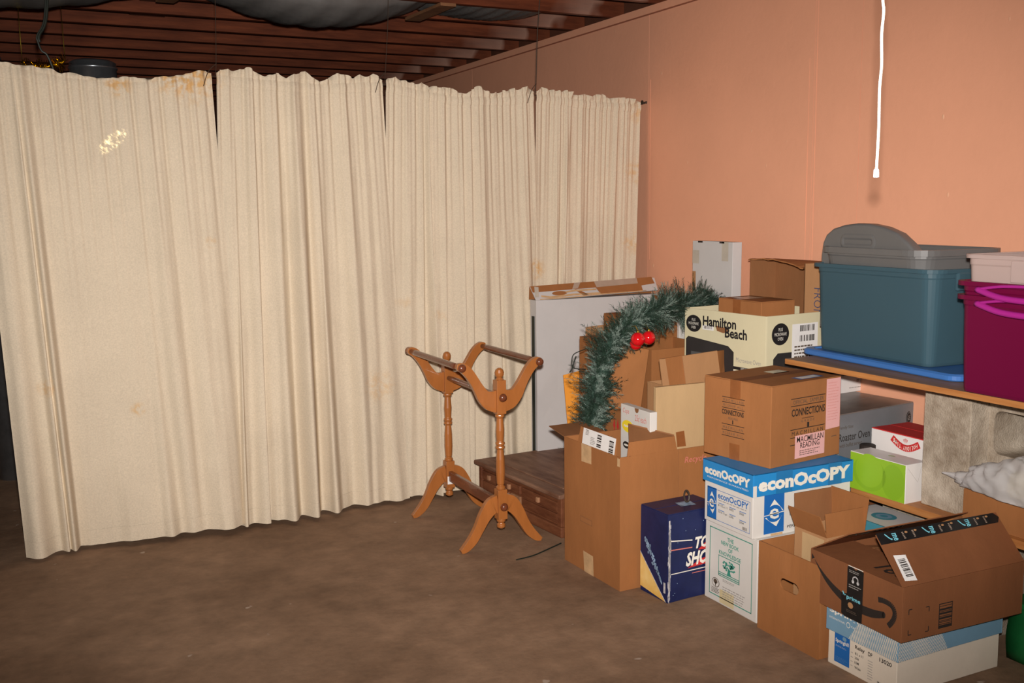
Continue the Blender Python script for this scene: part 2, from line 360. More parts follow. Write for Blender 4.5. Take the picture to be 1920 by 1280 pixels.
# ---------------------------------------------------------------- cartons
# local frame of a carton: +x away from its front face, +y along the front face (to the viewer's left), +z up; origin at the near front bottom corner
def front(t, n, D, Wd, H, mats=(), z0=0, x=0): return Print(t, n, (x, Wd, z0), (0, -Wd, 0), (0, 0, H), mats)
def end(t, n, D, Wd, H, mats=(), z0=0, y=0): return Print(t, n, (0, y, z0), (D, 0, 0), (0, 0, H), mats)
def top(t, n, D, Wd, H, mats=()): return Print(t, n, (0, 0, H), (D, 0, 0), (0, Wd, 0), mats)
def body_bm(D, Wd, H, amp=.0015, seed=0, z0=0):
    bm = BM(); box(bm, 0, D, 0, Wd, z0, z0+H); bmesh.ops.subdivide_edges(bm, edges=bm.edges[:], cuts=4, use_grid_fill=True)
    wobble(bm, amp, 6, seed); return bm
def closed(name, label, cat, loc, rz, D, Wd, H, m, seed=0, flaps=True, tape=None, gap_axis='x', fm=None, group=None, amp=.0015):
    t = thing(name, label, cat, loc, rz, group or ('brown cartons in the storage pile' if name == 'cardboard_box' else None))
    th = .004 if flaps else 0
    obj('body', body_bm(D, Wd, H-th, amp, seed), m, t, bevel=.002)
    if flaps:
        for s in (0, 1):
            b = BM()
            if gap_axis == 'x': box(b, .001, D-.001, (.001 if s == 0 else Wd/2+.0015), (Wd/2-.0015 if s == 0 else Wd-.001), H-th, H)
            else: box(b, (.001 if s == 0 else D/2+.0015), (D/2-.0015 if s == 0 else D-.001), .001, Wd-.001, H-th, H)
            obj('flap', b, fm or m, t, bevel=.001)
    return t
def open_carton(name, label, cat, loc, rz, D, Wd, H, m, inner=None, th=.005, group=None, hole=None, amp=.0015, seed=0):
    t = thing(name, label, cat, loc, rz, group or ('brown cartons in the storage pile' if name == 'cardboard_box' else None))
    bm = BM()
    if hole:
        cu = bpy.data.curves.new('c', 'CURVE'); cu.dimensions = '2D'; cu.fill_mode = 'BOTH'; cu.extrude = th/2
        for pts in ([(0, 0), (Wd, 0), (Wd, H), (0, H)], hole):
            sp = cu.splines.new('POLY'); sp.points.add(len(pts)-1); sp.use_cyclic_u = True
            for q_, (a, b) in zip(sp.points, pts): q_.co = (a, b, 0, 1)
        ob = bpy.data.objects.new('c', cu); me = bpy.data.meshes.new_from_object(ob)
        for v in me.vertices: v.co = Vector((th/2+v.co.z, Wd-v.co.x, v.co.y))
        bm.from_mesh(me); bpy.data.meshes.remove(me); bpy.data.objects.remove(ob); bpy.data.curves.remove(cu)
    else: box(bm, 0, th, 0, Wd, 0, H)
    box(bm, D-th, D, 0, Wd, 0, H); box(bm, th, D-th, 0, th, 0, H); box(bm, th, D-th, Wd-th, Wd, 0, H); box(bm, th, D-th, th, Wd-th, 0, th)
    obj('body', bm, m, t, bevel=.001)
    return t
def flap(t, side, L, ang, D, Wd, H, m, a=0, b=1, th=.004, taper=.01, name='flap'):
    """hinged on the rim; ang 0 = upright, 90 = folded out level, -90 = folded in level"""
    an = math.radians(ang); o, z = math.sin(an)*L, math.cos(an)*L
    if side in ('front', 'back'):
        x = th/2 if side == 'front' else D-th/2; s = -1 if side == 'front' else 1; y0, y1 = Wd*a, Wd*b
        pts = [(x, y0, H), (x, y1, H), (x+s*o, y1-taper, H+z), (x+s*o, y0+taper, H+z)]
    else:
        y = th/2 if side == 'near' else Wd-th/2; s = -1 if side == 'near' else 1; x0, x1 = D*a, D*b
        pts = [(x0, y, H), (x1, y, H), (x1-taper, y+s*o, H+z), (x0+taper, y+s*o, H+z)]
    return obj(name, plate(BM(), pts, th), m, t)

# ================================================================ the room
CZ, WX = 2.597, 3.30
bm = BM(); box(bm, -5, WX+.2, -3, 11, -.15, 0); struct('floor', bm, 'floor')
seams = [-3, 0.2, 1.4, atx(1611, 250, WX).y, atx(1524, 250, WX).y, atx(1217, 120, WX).y, 7.3, 9.2, 11]
wr = BM(); box(wr, WX+.004, WX+.2, -3, 11, 0, 2.55); wall = struct('wall_right', wr, 'wall')
for a, b in zip(seams, seams[1:]):
    p = BM(); box(p, WX, WX+.006, a+.0012, b-.0012, 0, 2.55); obj('panel', p, 'wall', wall)
for i, (ys, z0, z1) in enumerate(((seams[4]+.035, .9, 2.15), (seams[4]-.012, .9, 2.5), (seams[5]-.012, 1.2, 2.2))):
    p = BM(); box(p, WX-.0012, WX+.002, ys-.0035, ys+.0035, z0, z1); bmesh.ops.subdivide_edges(p, edges=p.edges[:], cuts=3, use_grid_fill=True); wobble(p, .0015, 9, i); obj('plaster_ridge', p, 'wall', wall)
bm = BM(); box(bm, WX-.006, WX+.14, -3, 11, 2.557, CZ); sill = struct('trim_1', bm, 'wall')
bm = BM(); box(bm, WX+.06, WX+.2, -3, 11, CZ, 2.85); struct('trim_2', bm, 'dark_wood')
bm = BM(); box(bm, -5, WX+.2, 11, 11.2, 0, 2.85); struct('wall_back', bm, 'dark_wood')
bm = BM(); box(bm, -5.2, -5, -3, 11.2, 0, 2.85); struct('wall_left', bm, 'wall')
bm = BM(); box(bm, -5.2, WX+.2, -3.2, -3, 0, 2.85); struct('wall_front', bm, 'wall')
bm = BM(); box(bm, -5.2, WX+.2, -3.2, 11.2, 2.85, 2.9); ceil = struct('ceiling', bm, 'dark_wood')
JP = .456; J0 = 4.801
jb = BM(); box(jb, -5, WX+.06, 0, .042, 0, .238); 
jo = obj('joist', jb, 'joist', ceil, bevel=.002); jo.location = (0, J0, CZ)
joists = [J0]
for k in range(-16, 14):
    if k == 0: continue
    j = jo.copy(); C.objects.link(j); j.parent = ceil; j.location = (0, J0+JP*k, CZ); joists.append(J0+JP*k)
# cross bridging and blocks between the joists
def brace(y0, x, dx, m='strap_wood', z0=CZ+.02, z1=CZ+.2, w=.06):
    b = BM(); a, c = Vector((x, y0+.042, z0)), Vector((x+dx, y0+JP, z1)); d = Vector((w/2, 0, 0)); 
    plate(b, [a-d, a+d, c+d, c-d], .02); obj('bridging', b, m, ceil)
for k in (2, 3, 4, 5, 6):
    y = J0+JP*k
    b = BM(); x = aty(320-k*21, 60+16*k, y+.2).x; box(b, x, x+.2, y+.05, y+JP-.004, CZ+.06, CZ+.22); obj('block', b, 'dark_wood', ceil)
for k in (1, 2): 
    y = J0+JP*k; brace(y, 1.0, .12); brace(y, 1.12, -.12, 'strap_wood', CZ+.03, CZ+.19)
# wood straps nailed under the insulation
for (xa, ya, xb, yb) in ((aty(362, 12, J0+JP).x, J0+JP*.92, aty(312, 45, J0+2*JP).x, J0+JP*2.05), (aty(838, 38, J0+JP).x, J0+JP*.95, aty(775, 62, J0+2*JP).x, J0+JP*2.02)):
    b = BM(); a, c = Vector((xa, ya, CZ-.004)), Vector((xb, yb, CZ-.004)); d = Vector((.045, 0, 0)); z = Vector((0, 0, -.018))
    plate(b, [a-d+z*.5, a+d+z*.5, c+d+z*.5, c-d+z*.5], .016); obj('strap', b, 'strap_wood', ceil)
def insulation(x0, x1, k, sag, label, flat=0.0):
    y0, y1 = J0+JP*k+.045, J0+JP*(k+1)-.003; bm = BM(); nx, ny = 40, 10; rows = []
    for top_ in (0, 1):
        for i in range(nx+1):
            u = i/nx; row = []
            for j in range(ny+1):
                v = j/ny
                z = CZ+.05-(sag*math.sin(PI*u)**.8+.02)*(.55+.45*math.sin(PI*v))-flat
                wide = max(0, (CZ-z))*.9
                y = y0+(y1-y0)*v + (wide*(v-.5)*2 if z < CZ-.01 else 0)
                z += .006*math.sin(u*47+v*9)
                row.append(bm.verts.new((x0+(x1-x0)*u, y, z if top_ == 0 else CZ+.10)))
            rows.append(row)
    n = nx+1
    for b in (0, n):
        for i in range(nx):
            for j in range(ny): bm.faces.new((rows[b+i][j], rows[b+i+1][j], rows[b+i+1][j+1], rows[b+i][j+1]))
    for i in range(nx):
        for j in (0, ny): bm.faces.new((rows[i][j], rows[i+1][j], rows[n+i+1][j], rows[n+i][j]))
    for i in (0, nx):
        for j in range(ny): bm.faces.new((rows[i][j], rows[i][j+1], rows[n+i][j+1], rows[n+i][j]))
    tag(obj('insulation_batt', bm, 'insul', None, smooth=True), label, 'insulation', 'insulation batts between the joists')
insulation(-.9, aty(325, 10, J0+1.5*JP).x, 1, .17, 'gray faced insulation batt sagging between joists at the far left')
insulation(aty(362, 14, J0+1.5*JP).x, aty(795, 50, J0+1.5*JP).x, 1, .155, 'gray insulation batt sagging deepest, between the two wooden straps')
insulation(aty(808, 50, J0+1.5*JP).x, aty(1008, 66, J0+1.5*JP).x, 1, .045, 'short gray insulation piece lying flat beside the orange wall')

# ================================================================ curtains
from mathutils import noise as NZ
def lerp_list(L, u):
    for (a, x), (b, y) in zip(L, L[1:]):
        if u <= b: return x+(y-x)*(u-a)/(b-a)
    return L[-1][1]
def fold(t):
    if t < -1 or t > 1: return 0
    if t < .72: q_ = (t+1)/1.72; return q_*q_*(3-2*q_)
    q_ = (1-t)/.28; return q_*q_*(3-2*q_)
def soft_fold(t):
    return .5+.5*math.cos(PI*t) if -1 < t < 1 else 0
def curtain(label, xt, xb, yt, yb, ztop, zbot, folds, seed, nf):
    t = thing('curtain', label, 'curtain', (0, 0, 0), 0, 'cream curtain panels on the wire')
    rr = random.Random(seed)
    def sag(u): return lerp_list(ztop, u)
    def bz(u): return lerp_list(zbot, u)
    ph = rr.random()*10; soft = [0, 1, 0, 0, 1]
    def P(u, v, off=0):
        x = (xt[0]+(xt[1]-xt[0])*u)*(1-v)+(xb[0]+(xb[1]-xb[0])*u)*v
        y = (yt[0]+(yt[1]-yt[0])*u)*(1-v)+(yb[0]+(yb[1]-yb[0])*u)*v
        z = sag(u)+(bz(u)-sag(u))*v
        fine = (math.sin(2*PI*nf*u+2.5*NZ.noise((u*9, seed, 0))+ph)+.6*math.sin(2*PI*nf*1.63*u+ph*2+3*NZ.noise((u*5, seed, 4))))
        y -= .0042*fine*(.10+.90*max(0, 1-v*2.0)**1.1)
        vv = v+.03*NZ.noise((u*4, v*2, seed))
        for c, w, d, dr, v0 in folds:
            g = max(0, min(1, (v-v0)/.35)) if v0 > 0 else 1
            y -= (fold((u-c-dr*v)/w) if soft[int(c*977) % 5] else soft_fold((u-c-dr*v)/(w*1.3)))*d*(.34+.90*vv)*g
        y -= {13: .01, 8: .03}.get(seed, .075)*v**5*NZ.noise((u*7.3, seed, 20.5))+.02*v**3*NZ.noise((u*15, seed, 31))
        y += .012*NZ.noise((u*3.1, v*1.3, seed+9)) + .0025*NZ.noise((u*30, v*14, seed+3))
        return Vector((x, y-off, z))
    def grid(us, vs, off=0, bulge=None):
        bm = BM(); g = [[bm.verts.new(P(u, v, off+(bulge(v) if bulge else 0))) for v in vs] for u in us]
        for a, b in zip(g, g[1:]):
            for i in range(len(vs)-1): bm.faces.new((a[i], b[i], b[i+1], a[i+1]))
        return bm
    NU = 260; us = [i/NU for i in range(NU+1)]
    v1 = .022; v2 = .966
    o = obj('cloth', grid(us, [v1+(v2-v1)*(i/46) for i in range(47)]), 'cloth', t, smooth=True)
    o = obj('hem', grid(us, [v2, v2+.0008, .985, 1.0], .0009), 'cloth', t, smooth=True)
    o2 = obj('rod_pocket', grid(us, [0, .004, .011, .018, v1], .001, lambda v: .006*math.sin(PI*min(1, v/v1))), 'cloth', t, smooth=True)
    # ruffle standing above the wire
    bm = BM(); NR = 300; prev = None
    for i in range(NR+1):
        u = i/NR; b0 = P(u, 0); n1, n2 = .5+.5*NZ.noise((u*9, seed, 1)), .5+.5*NZ.noise((u*24, seed, 2)); h = (.002+.050*n1**1.7+.026*n2)*(.62 if seed == 3 else 1)*min(1, .3+u*30, .3+(1-u)*30)
        wy = .02*NZ.noise((u*26, seed, 5))
        col = [bm.verts.new(b0), bm.verts.new(b0+Vector((.004*NZ.noise((u*50, 3, seed)), wy*.6-.004, h*.55))), bm.verts.new(b0+Vector((.008*NZ.noise((u*50, 8, seed)), wy*1.6, h)))]
        if prev:
            for k in range(2): bm.faces.new((prev[k], col[k], col[k+1], prev[k+1]))
        prev = col
    obj('ruffle', bm, 'cloth', t, smooth=True)
    return t
def rfolds(seed, n, lo, hi, wlo, whi, extra=()):
    rr = random.Random(seed); F = []
    for i in range(n): F.append(((i+.5+rr.uniform(-.42, .42))/n, rr.uniform(wlo, whi)*rr.choice((1, 1, -1)), rr.uniform(lo, hi), rr.uniform(-.02, .02), rr.choice((0, 0, 0, .25))))
    return F+list(extra)
zb = lambda x, y, Y: aty(x, y, Y).z
curtain('cream curtain panel hanging at the far left with a bright light fleck', (-.07, .901), (.005, .975), (4.86, 4.86), (4.80, 4.80),
        [(0, 2.115), (.2, 2.098), (.37, 2.072), (.58, 2.056), (.8, 2.075), (1, 2.112)], [(0, .015), (.3, .02), (1, .03)],
        [(.06, .05, .035, 0, 0), (.145, .02, .04, .02, 0), (.19, .022, .055, .015, 0), (.44, .16, .022, 0, .2), (.62, .05, .022, .0, 0), (.70, .06, .05, .03, 0), (.83, -.07, .045, .03, 0), (.93, .05, .03, .01, 0), (.30, .05, .012, 0, 0)], 3, 24)
curtain('cream curtain panel second from the left with narrow pleats', (.925, 1.720), (.86, 1.80), (4.865, 4.875), (4.835, 4.845),
        [(0, 2.112), (.3, 2.098), (.6, 2.09), (1, 2.118)], [(0, .02), (1, .02)],
        rfolds(11, 9, .015, .03, .03, .06, [(.16, .05, .05, .02, 0), (.31, .05, .055, .02, 0), (.43, .05, .055, .02, 0), (.54, .04, .045, .03, 0), (.74, .07, .035, .03, 0)]), 5, 19)
curtain('cream curtain panel third from the left, behind the quilt rack', (1.743, 2.568), (1.67, 2.62), (4.885, 4.90), (4.875, 4.89),
        [(0, 2.118), (.18, 2.09), (.45, 2.062), (.8, 2.072), (1, 2.098)], [(0, .02), (1, .02)],
        rfolds(21, 12, .015, .034, .03, .05, [(.25, .02, .045, .05, 0), (.45, .04, .03, .02, 0)]), 8, 22)
curtain('cream curtain panel at the right end, next to the orange wall', (2.588, 3.262), (2.52, 3.20), (4.91, 4.94), (4.90, 4.94),
        [(0, 2.098), (.4, 2.078), (.7, 2.068), (1, 2.068)], [(0, .02), (1, .02)],
        rfolds(31, 10, .012, .028, .03, .06, [(.30, .03, .05, -.08, 0), (.2, .03, .03, 0, 0)]), 13, 18)
# the wire the curtains hang from, its hangers and the wall hook
t = thing('curtain_wire', 'thin sagging wire the curtain panels hang from, hooked to the orange wall', 'wire', (0, 4.87, 2.1))
wp = [(-.6, 4.885, 2.12), (.2, 4.885, 2.06), (.917, 4.88, 2.108), (1.3, 4.895, 2.088), (1.735, 4.90, 2.112), (2.1, 4.92, 2.057), (2.58, 4.925, 2.092), (2.95, 4.95, 2.06), (3.23, 4.955, 2.066), (3.298, 4.94, 2.074)]
obj('wire', tube(BM(), spline(wp, 5), .0025, 5), 'wire', t, True)
b = BM(); lathe(b, [(.012, 0), (.012, .004), (.004, .006), (.004, .02), (.008, .03)], (3.27, 4.93, 2.078), 8, 'x'); obj('hook', b, 'wire', t, True)
for (x, y, z, x2) in ((.92, 4.862, 2.112, .93), (1.735, 4.88, 2.117, 1.75), (2.58, 4.905, 2.098, 2.575)):
    ty = min(joists, key=lambda a: abs(a-y-.02))+.02
    b = BM(); tube(b, spline([(x, y, z), (x+.006, y, z+.06), (x2, (y+ty)/2, z+.3), (x2-.004, ty, CZ)], 5), .0013 if x < 2 else .0024, 5)
    tube(b, spline([(x+.006, y-.003, z+.05), (x-.035, y-.025, z+.01), (x-.06, y-.03, z-.055)], 4), .0018, 5)
    obj('hanger', b, 'wire', t, True)

# ---- beyond the curtain: galvanised duct, gold tinsel, a hanging cable
t = thing('duct', 'round galvanised duct top showing over the far left curtain', 'duct', (.54, 6.5, 0))
lathe_p = [(.128, 0), (.128, 2.315), (.134, 2.317), (.134, 2.327), (.128, 2.329), (.128, 2.352), (.10, 2.366)]
obj('pipe', lathe(BM(), lathe_p, (0, 0, 0), 28), 'metal', t, smooth=True, bevel=.0)
t = thing('duct', 'second shiny round duct at the frame left edge above the curtain', 'duct', (-.02, 6.4, 0))
obj('pipe', lathe(BM(), [(.08, 0), (.08, 2.33), (.086, 2.332), (.086, 2.345), (.06, 2.36)], (0, 0, 0), 24), 'metal', t, smooth=True)
bm = BM(); rr = random.Random(4)
p0, p1 = aty(42, 122, 5.6), aty(122, 114, 5.6)
for i in range(420):
    u = rr.random(); c = p0.lerp(p1, u)+Vector((0, 0, -.02*math.sin(PI*u))); d = Vector((rr.uniform(-.5, .5), rr.uniform(-1, 1), rr.uniform(-1, 1))).normalized()*rr.uniform(.02, .05); s = d.orthogonal().normalized()*.0015
    bm.faces.new([bm.verts.new(c-s), bm.verts.new(c+s), bm.verts.new(c+d+s), bm.verts.new(c+d-s)])
tube(bm, [p0, p0.lerp(p1, .5)+Vector((0, 0, -.02)), p1], .003, 5)
tube(bm, [p0, (p0.x, J0+JP*2-.02, CZ)], .002, 4); tube(bm, [p1, (p1.x, J0+JP*2-.02, CZ)], .002, 4)
tag(obj('tinsel', bm, 'gold'), 'gold tinsel strand glinting above the far left curtain', 'tinsel')
bm = BM(); Yc = 5.1
pts = [aty(92, -20, Yc), aty(84, 30, Yc), aty(70, 66, Yc), aty(71, 78, Yc), aty(78, 95, Yc), aty(88, 103, Yc), aty(100, 130, Yc), aty(104, 150, Yc), aty(100, 240, Yc)]
pts[0].z = max(pts[0].z, CZ+.05)
tube(bm, spline(pts, 6), .0045, 6); tube(bm, spline([p+Vector((.008, .004, 0)) for p in pts[:4]], 6), .005, 6)
tag(obj('hanging_cable', bm, 'wire_black'), 'dark cable dangling from the joists above the left curtain', 'cable')

# ---- white pull cord
t = thing('pull_cord', 'white light pull cord with a plastic tip hanging before the orange wall', 'cord', (1.645, 1.635, 1.56))
cp = [(1.6425, 1.635, 1.572), (1.645, 1.635, 1.66), (1.6435, 1.635, 1.74), (1.647, 1.635, 1.79), (1.644, 1.635, 1.85), (1.6475, 1.635, 1.90), (1.643, 1.635, 1.96), (1.645, 1.635, 2.3), (1.645, 1.635, CZ)]
cp = [((aty(1643, 325, 1.635).x-1.6425)+a, b, c) for a, b, c in cp]
obj('cord', tube(BM(), spline(cp, 6), .0032, 6), 'cord', t, True)
tp = aty(1643, 326, 1.635)
obj('tip', lathe(BM(), [(.002, -.008), (.0062, -.007), (.0058, .008), (.004, .011)], tp, 10), 'plastic_tip', t, True, smooth=False)

# ================================================================ quilt rack
t = thing('quilt_rack', 'honey brown turned wooden quilt rack standing by the curtain', 'rack', (1.9, 4.28, 0))
NY, FY = 3.985, 4.575
XC = aty(938, 850, NY).x
def post(y):
    x = XC; s = .022
    b = BM()
    lathe(b, [(.008, .085), (.019, .092), (.019, .105), (.013, .112), (.02, .12), (.02, .13)], (x, y, 0), 14)
    box(b, x-s, x+s, y-s, y+s, .13, .265)
    lathe(b, [(.02, .265), (.021, .275), (.014, .283), (.017, .29), (.020, .34), (.019, .40), (.015, .445), (.021, .45), (.021, .458), (.016, .462), (.021, .468), (.021, .476), (.016, .48), (.019, .53), (.015, .585), (.021, .592), (.021, .60), (.016, .605)], (x, y, 0), 14)
    box(b, x-s, x+s, y-s, y+s, .605, .755)
    lathe(b, [(.02, .755), (.012, .764), (.019, .775), (.021, .787), (.017, .80), (.007, .808)], (x, y, 0), 14)
    obj('post', b, 'rack', t, True, smooth=False, bevel=.0015)
def ribbon(pts, y, th=.024):
    """pts: (x, z, halfwidth) centre line"""
    S = spline([(p[0], p[1], p[2]) for p in pts], 8); L, Rr = [], []
    for i, p in enumerate(S):
        a, b = S[max(0, i-1)], S[min(len(S)-1, i+1)]; d = Vector((b.x-a.x, b.y-a.y)).normalized(); n = Vector((-d.y, d.x))
        L.append(Vector((p.x, y, p.y))+Vector((n.x, 0, n.y))*p.z); Rr.append(Vector((p.x, y, p.y))-Vector((n.x, 0, n.y))*p.z)
    bm = BM(); h = Vector((0, th/2, 0)); k = len(L)
    va = [[bm.verts.new(q_+s) for q_ in Q] for Q in (L, Rr) for s in (h, -h)]
    La, Lb, Ra, Rb = va
    for i in range(k-1):
        bm.faces.new((La[i], La[i+1], Ra[i+1], Ra[i])); bm.faces.new((Lb[i], Rb[i], Rb[i+1], Lb[i+1]))
        bm.faces.new((La[i], Lb[i], Lb[i+1], La[i+1])); bm.faces.new((Ra[i], Ra[i+1], Rb[i+1], Rb[i]))
    for i in (0, k-1): bm.faces.new((La[i], Ra[i], Rb[i], Lb[i]))
    return bm
RXL, RZL = aty(862, 689, NY).x, aty(862, 689, NY).z
RXR, RZR = aty(1007, 677, NY).x, aty(1007, 677, NY).z
RZ = (RZL+RZR)/2; HS = (RXR-RXL)/2
for y in (NY, FY):
    post(y)
    for s in (-1, 1):
        e = HS
        obj('arm', ribbon([(XC+s*.016, .662, .050), (XC+s*e*.26, .668, .043), (XC+s*e*.42, .688, .031), (XC+s*e*.54, .722, .024), (XC+s*e*.65, .757, .0215), (XC+s*e*.78, RZ-.030, .0215), (XC+s*e*.91, RZ-.006, .021), (XC+s*(e+.004), RZ+.003, .018), (XC+s*(e+.018), RZ+.006, .008)], y), 'rack', t, True, bevel=.003)
        obj('foot', ribbon([(XC+s*.018, .20, .042), (XC+s*.048, .192, .036), (XC+s*.083, .15, .028), (XC+s*.112, .098, .0225), (XC+s*.142, .052, .0215), (XC+s*.175, .020, .0165), (XC+s*.198, .008, .008)], y), 'rack', t, True, bevel=.003)
def knob(r, y, x, z):
    b = BM(); s = -1 if y < 4.2 else 1
    lathe(b, [(.009, 0), (.016, s*.006), (.019, s*.013), (.015, s*.022), (.006, s*.026)], (x, y+s*.012, z), 14, 'y'); obj('knob', b, 'rack_dark', r, True, smooth=True)
for x, z in ((XC-HS, RZ), (XC+HS, RZ)):
    b = BM(); lathe(b, [(.012, NY), (.014, NY+.08), (.014, FY-.08), (.012, FY)], (x, 0, z), 14, 'y'); r = obj('rail', b, 'rack_dark', t, True, smooth=True)
    knob(r, NY, x, z); knob(r, FY, x, z)
b = BM(); lathe(b, [(.011, NY), (.014, NY+.1), (.014, FY-.1), (.011, FY)], (XC, 0, .68), 14, 'y'); r = obj('rail', b, 'rack_dark', t, True, smooth=True); knob(r, NY-.01, XC, .68)
b = BM(); box(b, XC-.011, XC+.011, NY, FY, .165, .215); r = obj('stretcher', b, 'rack_dark', t, True, bevel=.003); knob(r, NY-.01, XC, .19)
b = BM(); plate(b, [(XC-.018, FY-.0235, .15), (XC+.02, FY-.0235, .15), (XC+.02, FY-.0235, .185), (XC-.018, FY-.0235, .19)], .001); obj('paper_sticker', b, 'paper', t, True)

# ================================================================ old wooden chest
CA = math.radians(4.5)
t = thing('wooden_chest', 'old dark brown wooden tool chest with lid and small drawers, on the floor', 'chest', (2.20, 3.965, 0), CA)
cD, cW, cH = .52, .76, .185
b = BM(); box(b, .012, cD, .0, cW, .045, cH); obj('body', b, 'chest_side', t, bevel=.003)
b = BM(); box(b, -.004, cD+.01, -.012, cW+.01, 0, .05); obj('base_moulding', b, 'chest_side', t, bevel=.006)
b = BM(); box(b, -.022, cD+.02, -.02, cW+.022, cH, cH+.022); obj('lid', b, 'chest', t, bevel=.007)
b = BM(); box(b, .055, cD-.04, .06, cW-.055, cH+.0215, cH+.0265); obj('lid_panel', b, 'chest', t, bevel=.003)
b = BM(); box(b, .004, .03, 0, cW, cH-.022, cH); obj('lid_moulding', b, 'chest_side', t, bevel=.006)
for (y0, y1, z0, z1, mm) in ((.03, .34, .112, .158, 'chest_side'), (.36, .545, .115, .158, 'chest_side'), (.565, .735, .115, .158, 'chest_side'), (.03, .34, .062, .103, 'chest_side'), (.36, .45, .062, .105, 'chest_light'), (.47, .735, .062, .105, 'chest_side')):
    b = BM(); box(b, .002, .02, y0, y1, z0, z1); d = obj('drawer', b, mm, t, bevel=.003)
    if z0 > .1:
        for ky in ((y0+y1)/2,):
            kb = BM(); box(kb, -.012, .003, ky-.011, ky+.011, (z0+z1)/2-.013, (z0+z1)/2+.013); obj('knob', kb, 'chest_light', d, bevel=.004)
b = BM(); box(b, .0, .03, -.006, .028, .05, cH); obj('corner_post', b, 'chest_side', t, bevel=.003)
b = BM(); box(b, .0, .03, cW-.025, cW+.003, .05, cH); obj('corner_post', b, 'chest_side', t, bevel=.003)

# ================================================================ big flat white box behind the chest
t = thing('flat_box', 'wide flat gray white box with torn kraft tape top, standing behind the chest', 'box', (2.50, 4.80, 0))
fx0, fx1, fy, fz = 2.495, 3.26, 4.745, 1.015
b = BM(); box(b, fx0, fx1, fy, fy+.07, .0, fz); bmesh.ops.subdivide_edges(b, edges=b.edges[:], cuts=5, use_grid_fill=True); wobble(b, .003, 5, 2); obj('body', b, 'white_gray', t, True, bevel=.002)
p0, p1, p2, p3 = Vector((fx0-.002, fy, fz)), Vector((fx1, fy, fz+.02)), Vector((fx1+.012, fy+.055, fz+.085)), Vector((fx0-.01, fy+.055, fz+.07))
b = BM(); plate(b, [p0, p1, p2, p3], .005); obj('top_flap', b, 'white_gray', t, True)
b = BM(); plate(b, [p3+Vector((0, .004, 0)), p2+Vector((0, .004, 0)), Vector((fx1+.012, fy+.085, fz)), Vector((fx0, fy+.085, fz))], .004); obj('top_flap', b, 'kraft', t, True)
pr = Print(t, 'torn_tape', p0, p1-p0, p3-p0, ['kraft'], True, .0028)
pr.rect(.0, .55, 1.0, 1.0, 'kraft'); pr.poly(((.52, 0), (1.0, 0), (1, .56), (.50, .56)), 'kraft', 1); pr.poly(((.51, .56), (.86, .6), (.87, 1), (.51, 1)), 'tape_gray', 2)
pr.ell(.20, .36, .06, .15, 'kraft', 1); pr.poly(((.33, .55), (.36, .5), (.42, .1), (.38, .02), (.34, .4)), 'kraft', 1); pr.strip([(.05, .25), (.12, .12), (.3, .18), (.52, .12)], .016, 'tape_tan', 1)
pr.strip([(.25, .4), (.33, .45), (.5, .42)], .014, 'tape_tan', 2); pr.strip([(.03, .03), (.3, .0), (.55, .05), (.9, .02)], .008, 'tape_tan', 2); pr.poly(((.31, .55), (.36, .6), (.40, 1), (.35, 1)), 'tape_gray', 2); pr.poly(((0, .2), (.03, .2), (.06, .9), (.03, .95)), 'tape_clear', 2)
pr.poly(((.87, .0), (1, 0), (1, .5), (.88, .42)), 'white_gray', 2)
pr.done()
b = BM(); plate(b, [aty(1009, 578, 4.77), aty(1003, 580, 4.82), aty(998, 625, 4.82), aty(1004, 632, 4.77)], .006); obj('side_flap', b, 'kraft', t, True)
b = BM(); plate(b, [(fx0-.004, fy+.02, 0), (fx0-.004, fy+.045, 0), (fx0-.004, fy+.045, .93), (fx0-.004, fy+.02, .93)], .004); obj('gap_shade_strip', b, 'wire_black', t, True)  # black strip added for the shade of the gap along the box's left side

# orange envelope leaning against the flat box
ea, eb = aty(1056, 703, 4.60), aty(1094, 693, 4.58)
b = BM(); plate(b, [ea, eb, Vector((eb.x+.01, eb.y-.05, .216)), Vector((ea.x+.012, ea.y-.05, .216))], .006)
tag(obj('envelope', b, 'orange_paper'), 'orange paper envelope standing behind the green garland', 'envelope')

# ================================================================ kraft boxes behind the garland
def slab(name, label, pts, th, m, cat='box', group=None, extra=None):
    t = thing(name, label, cat, (Vector(pts[0])+Vector(pts[-1]))/2, 0, group)
    obj('body', plate(BM(), pts, th), m, t, True, bevel=.002)
    return t
# C: rounded kraft carton just left behind the garland, standing on the chest
def standing(name, label, X0, Y0, D, Wd, H, m, z0=0, rz=0, flaps=True, seed=0, cat='box'):
    return closed(name, label, cat, (X0, Y0, z0), rz, D, Wd, H, m, seed, flaps)
ZC = .213
cp_ = atx(1086, 628, 2.43)
standing('cardboard_box', 'brown kraft carton on the chest, mostly hidden by the left side of the garland', 2.43, cp_.y-.13, .09, .13, cp_.z-ZC-.005, 'kraft', ZC, 0, True, 3)
# big kraft carton behind the garland (front panel with its near edge cut slanting)
pE = aty(1222, 656, 3.86)
tF = open_carton('cardboard_box', 'tall brown carton with upright near panel, right behind the garland ornaments', 'box', (pE.x, 3.86, .2405), 0, .36, .34, pE.z-.2405, 'kraft')
# leaning panel to its left
tG = slab('cardboard_sheet', 'plain brown cardboard sheet leaning with slanted right edge behind the garland', [aty(1115, 640, 4.02), aty(1217, 655, 3.80), aty(1198, 790, 3.74), aty(1100, 790, 3.95)], .006, 'kraft_red', 'cardboard')
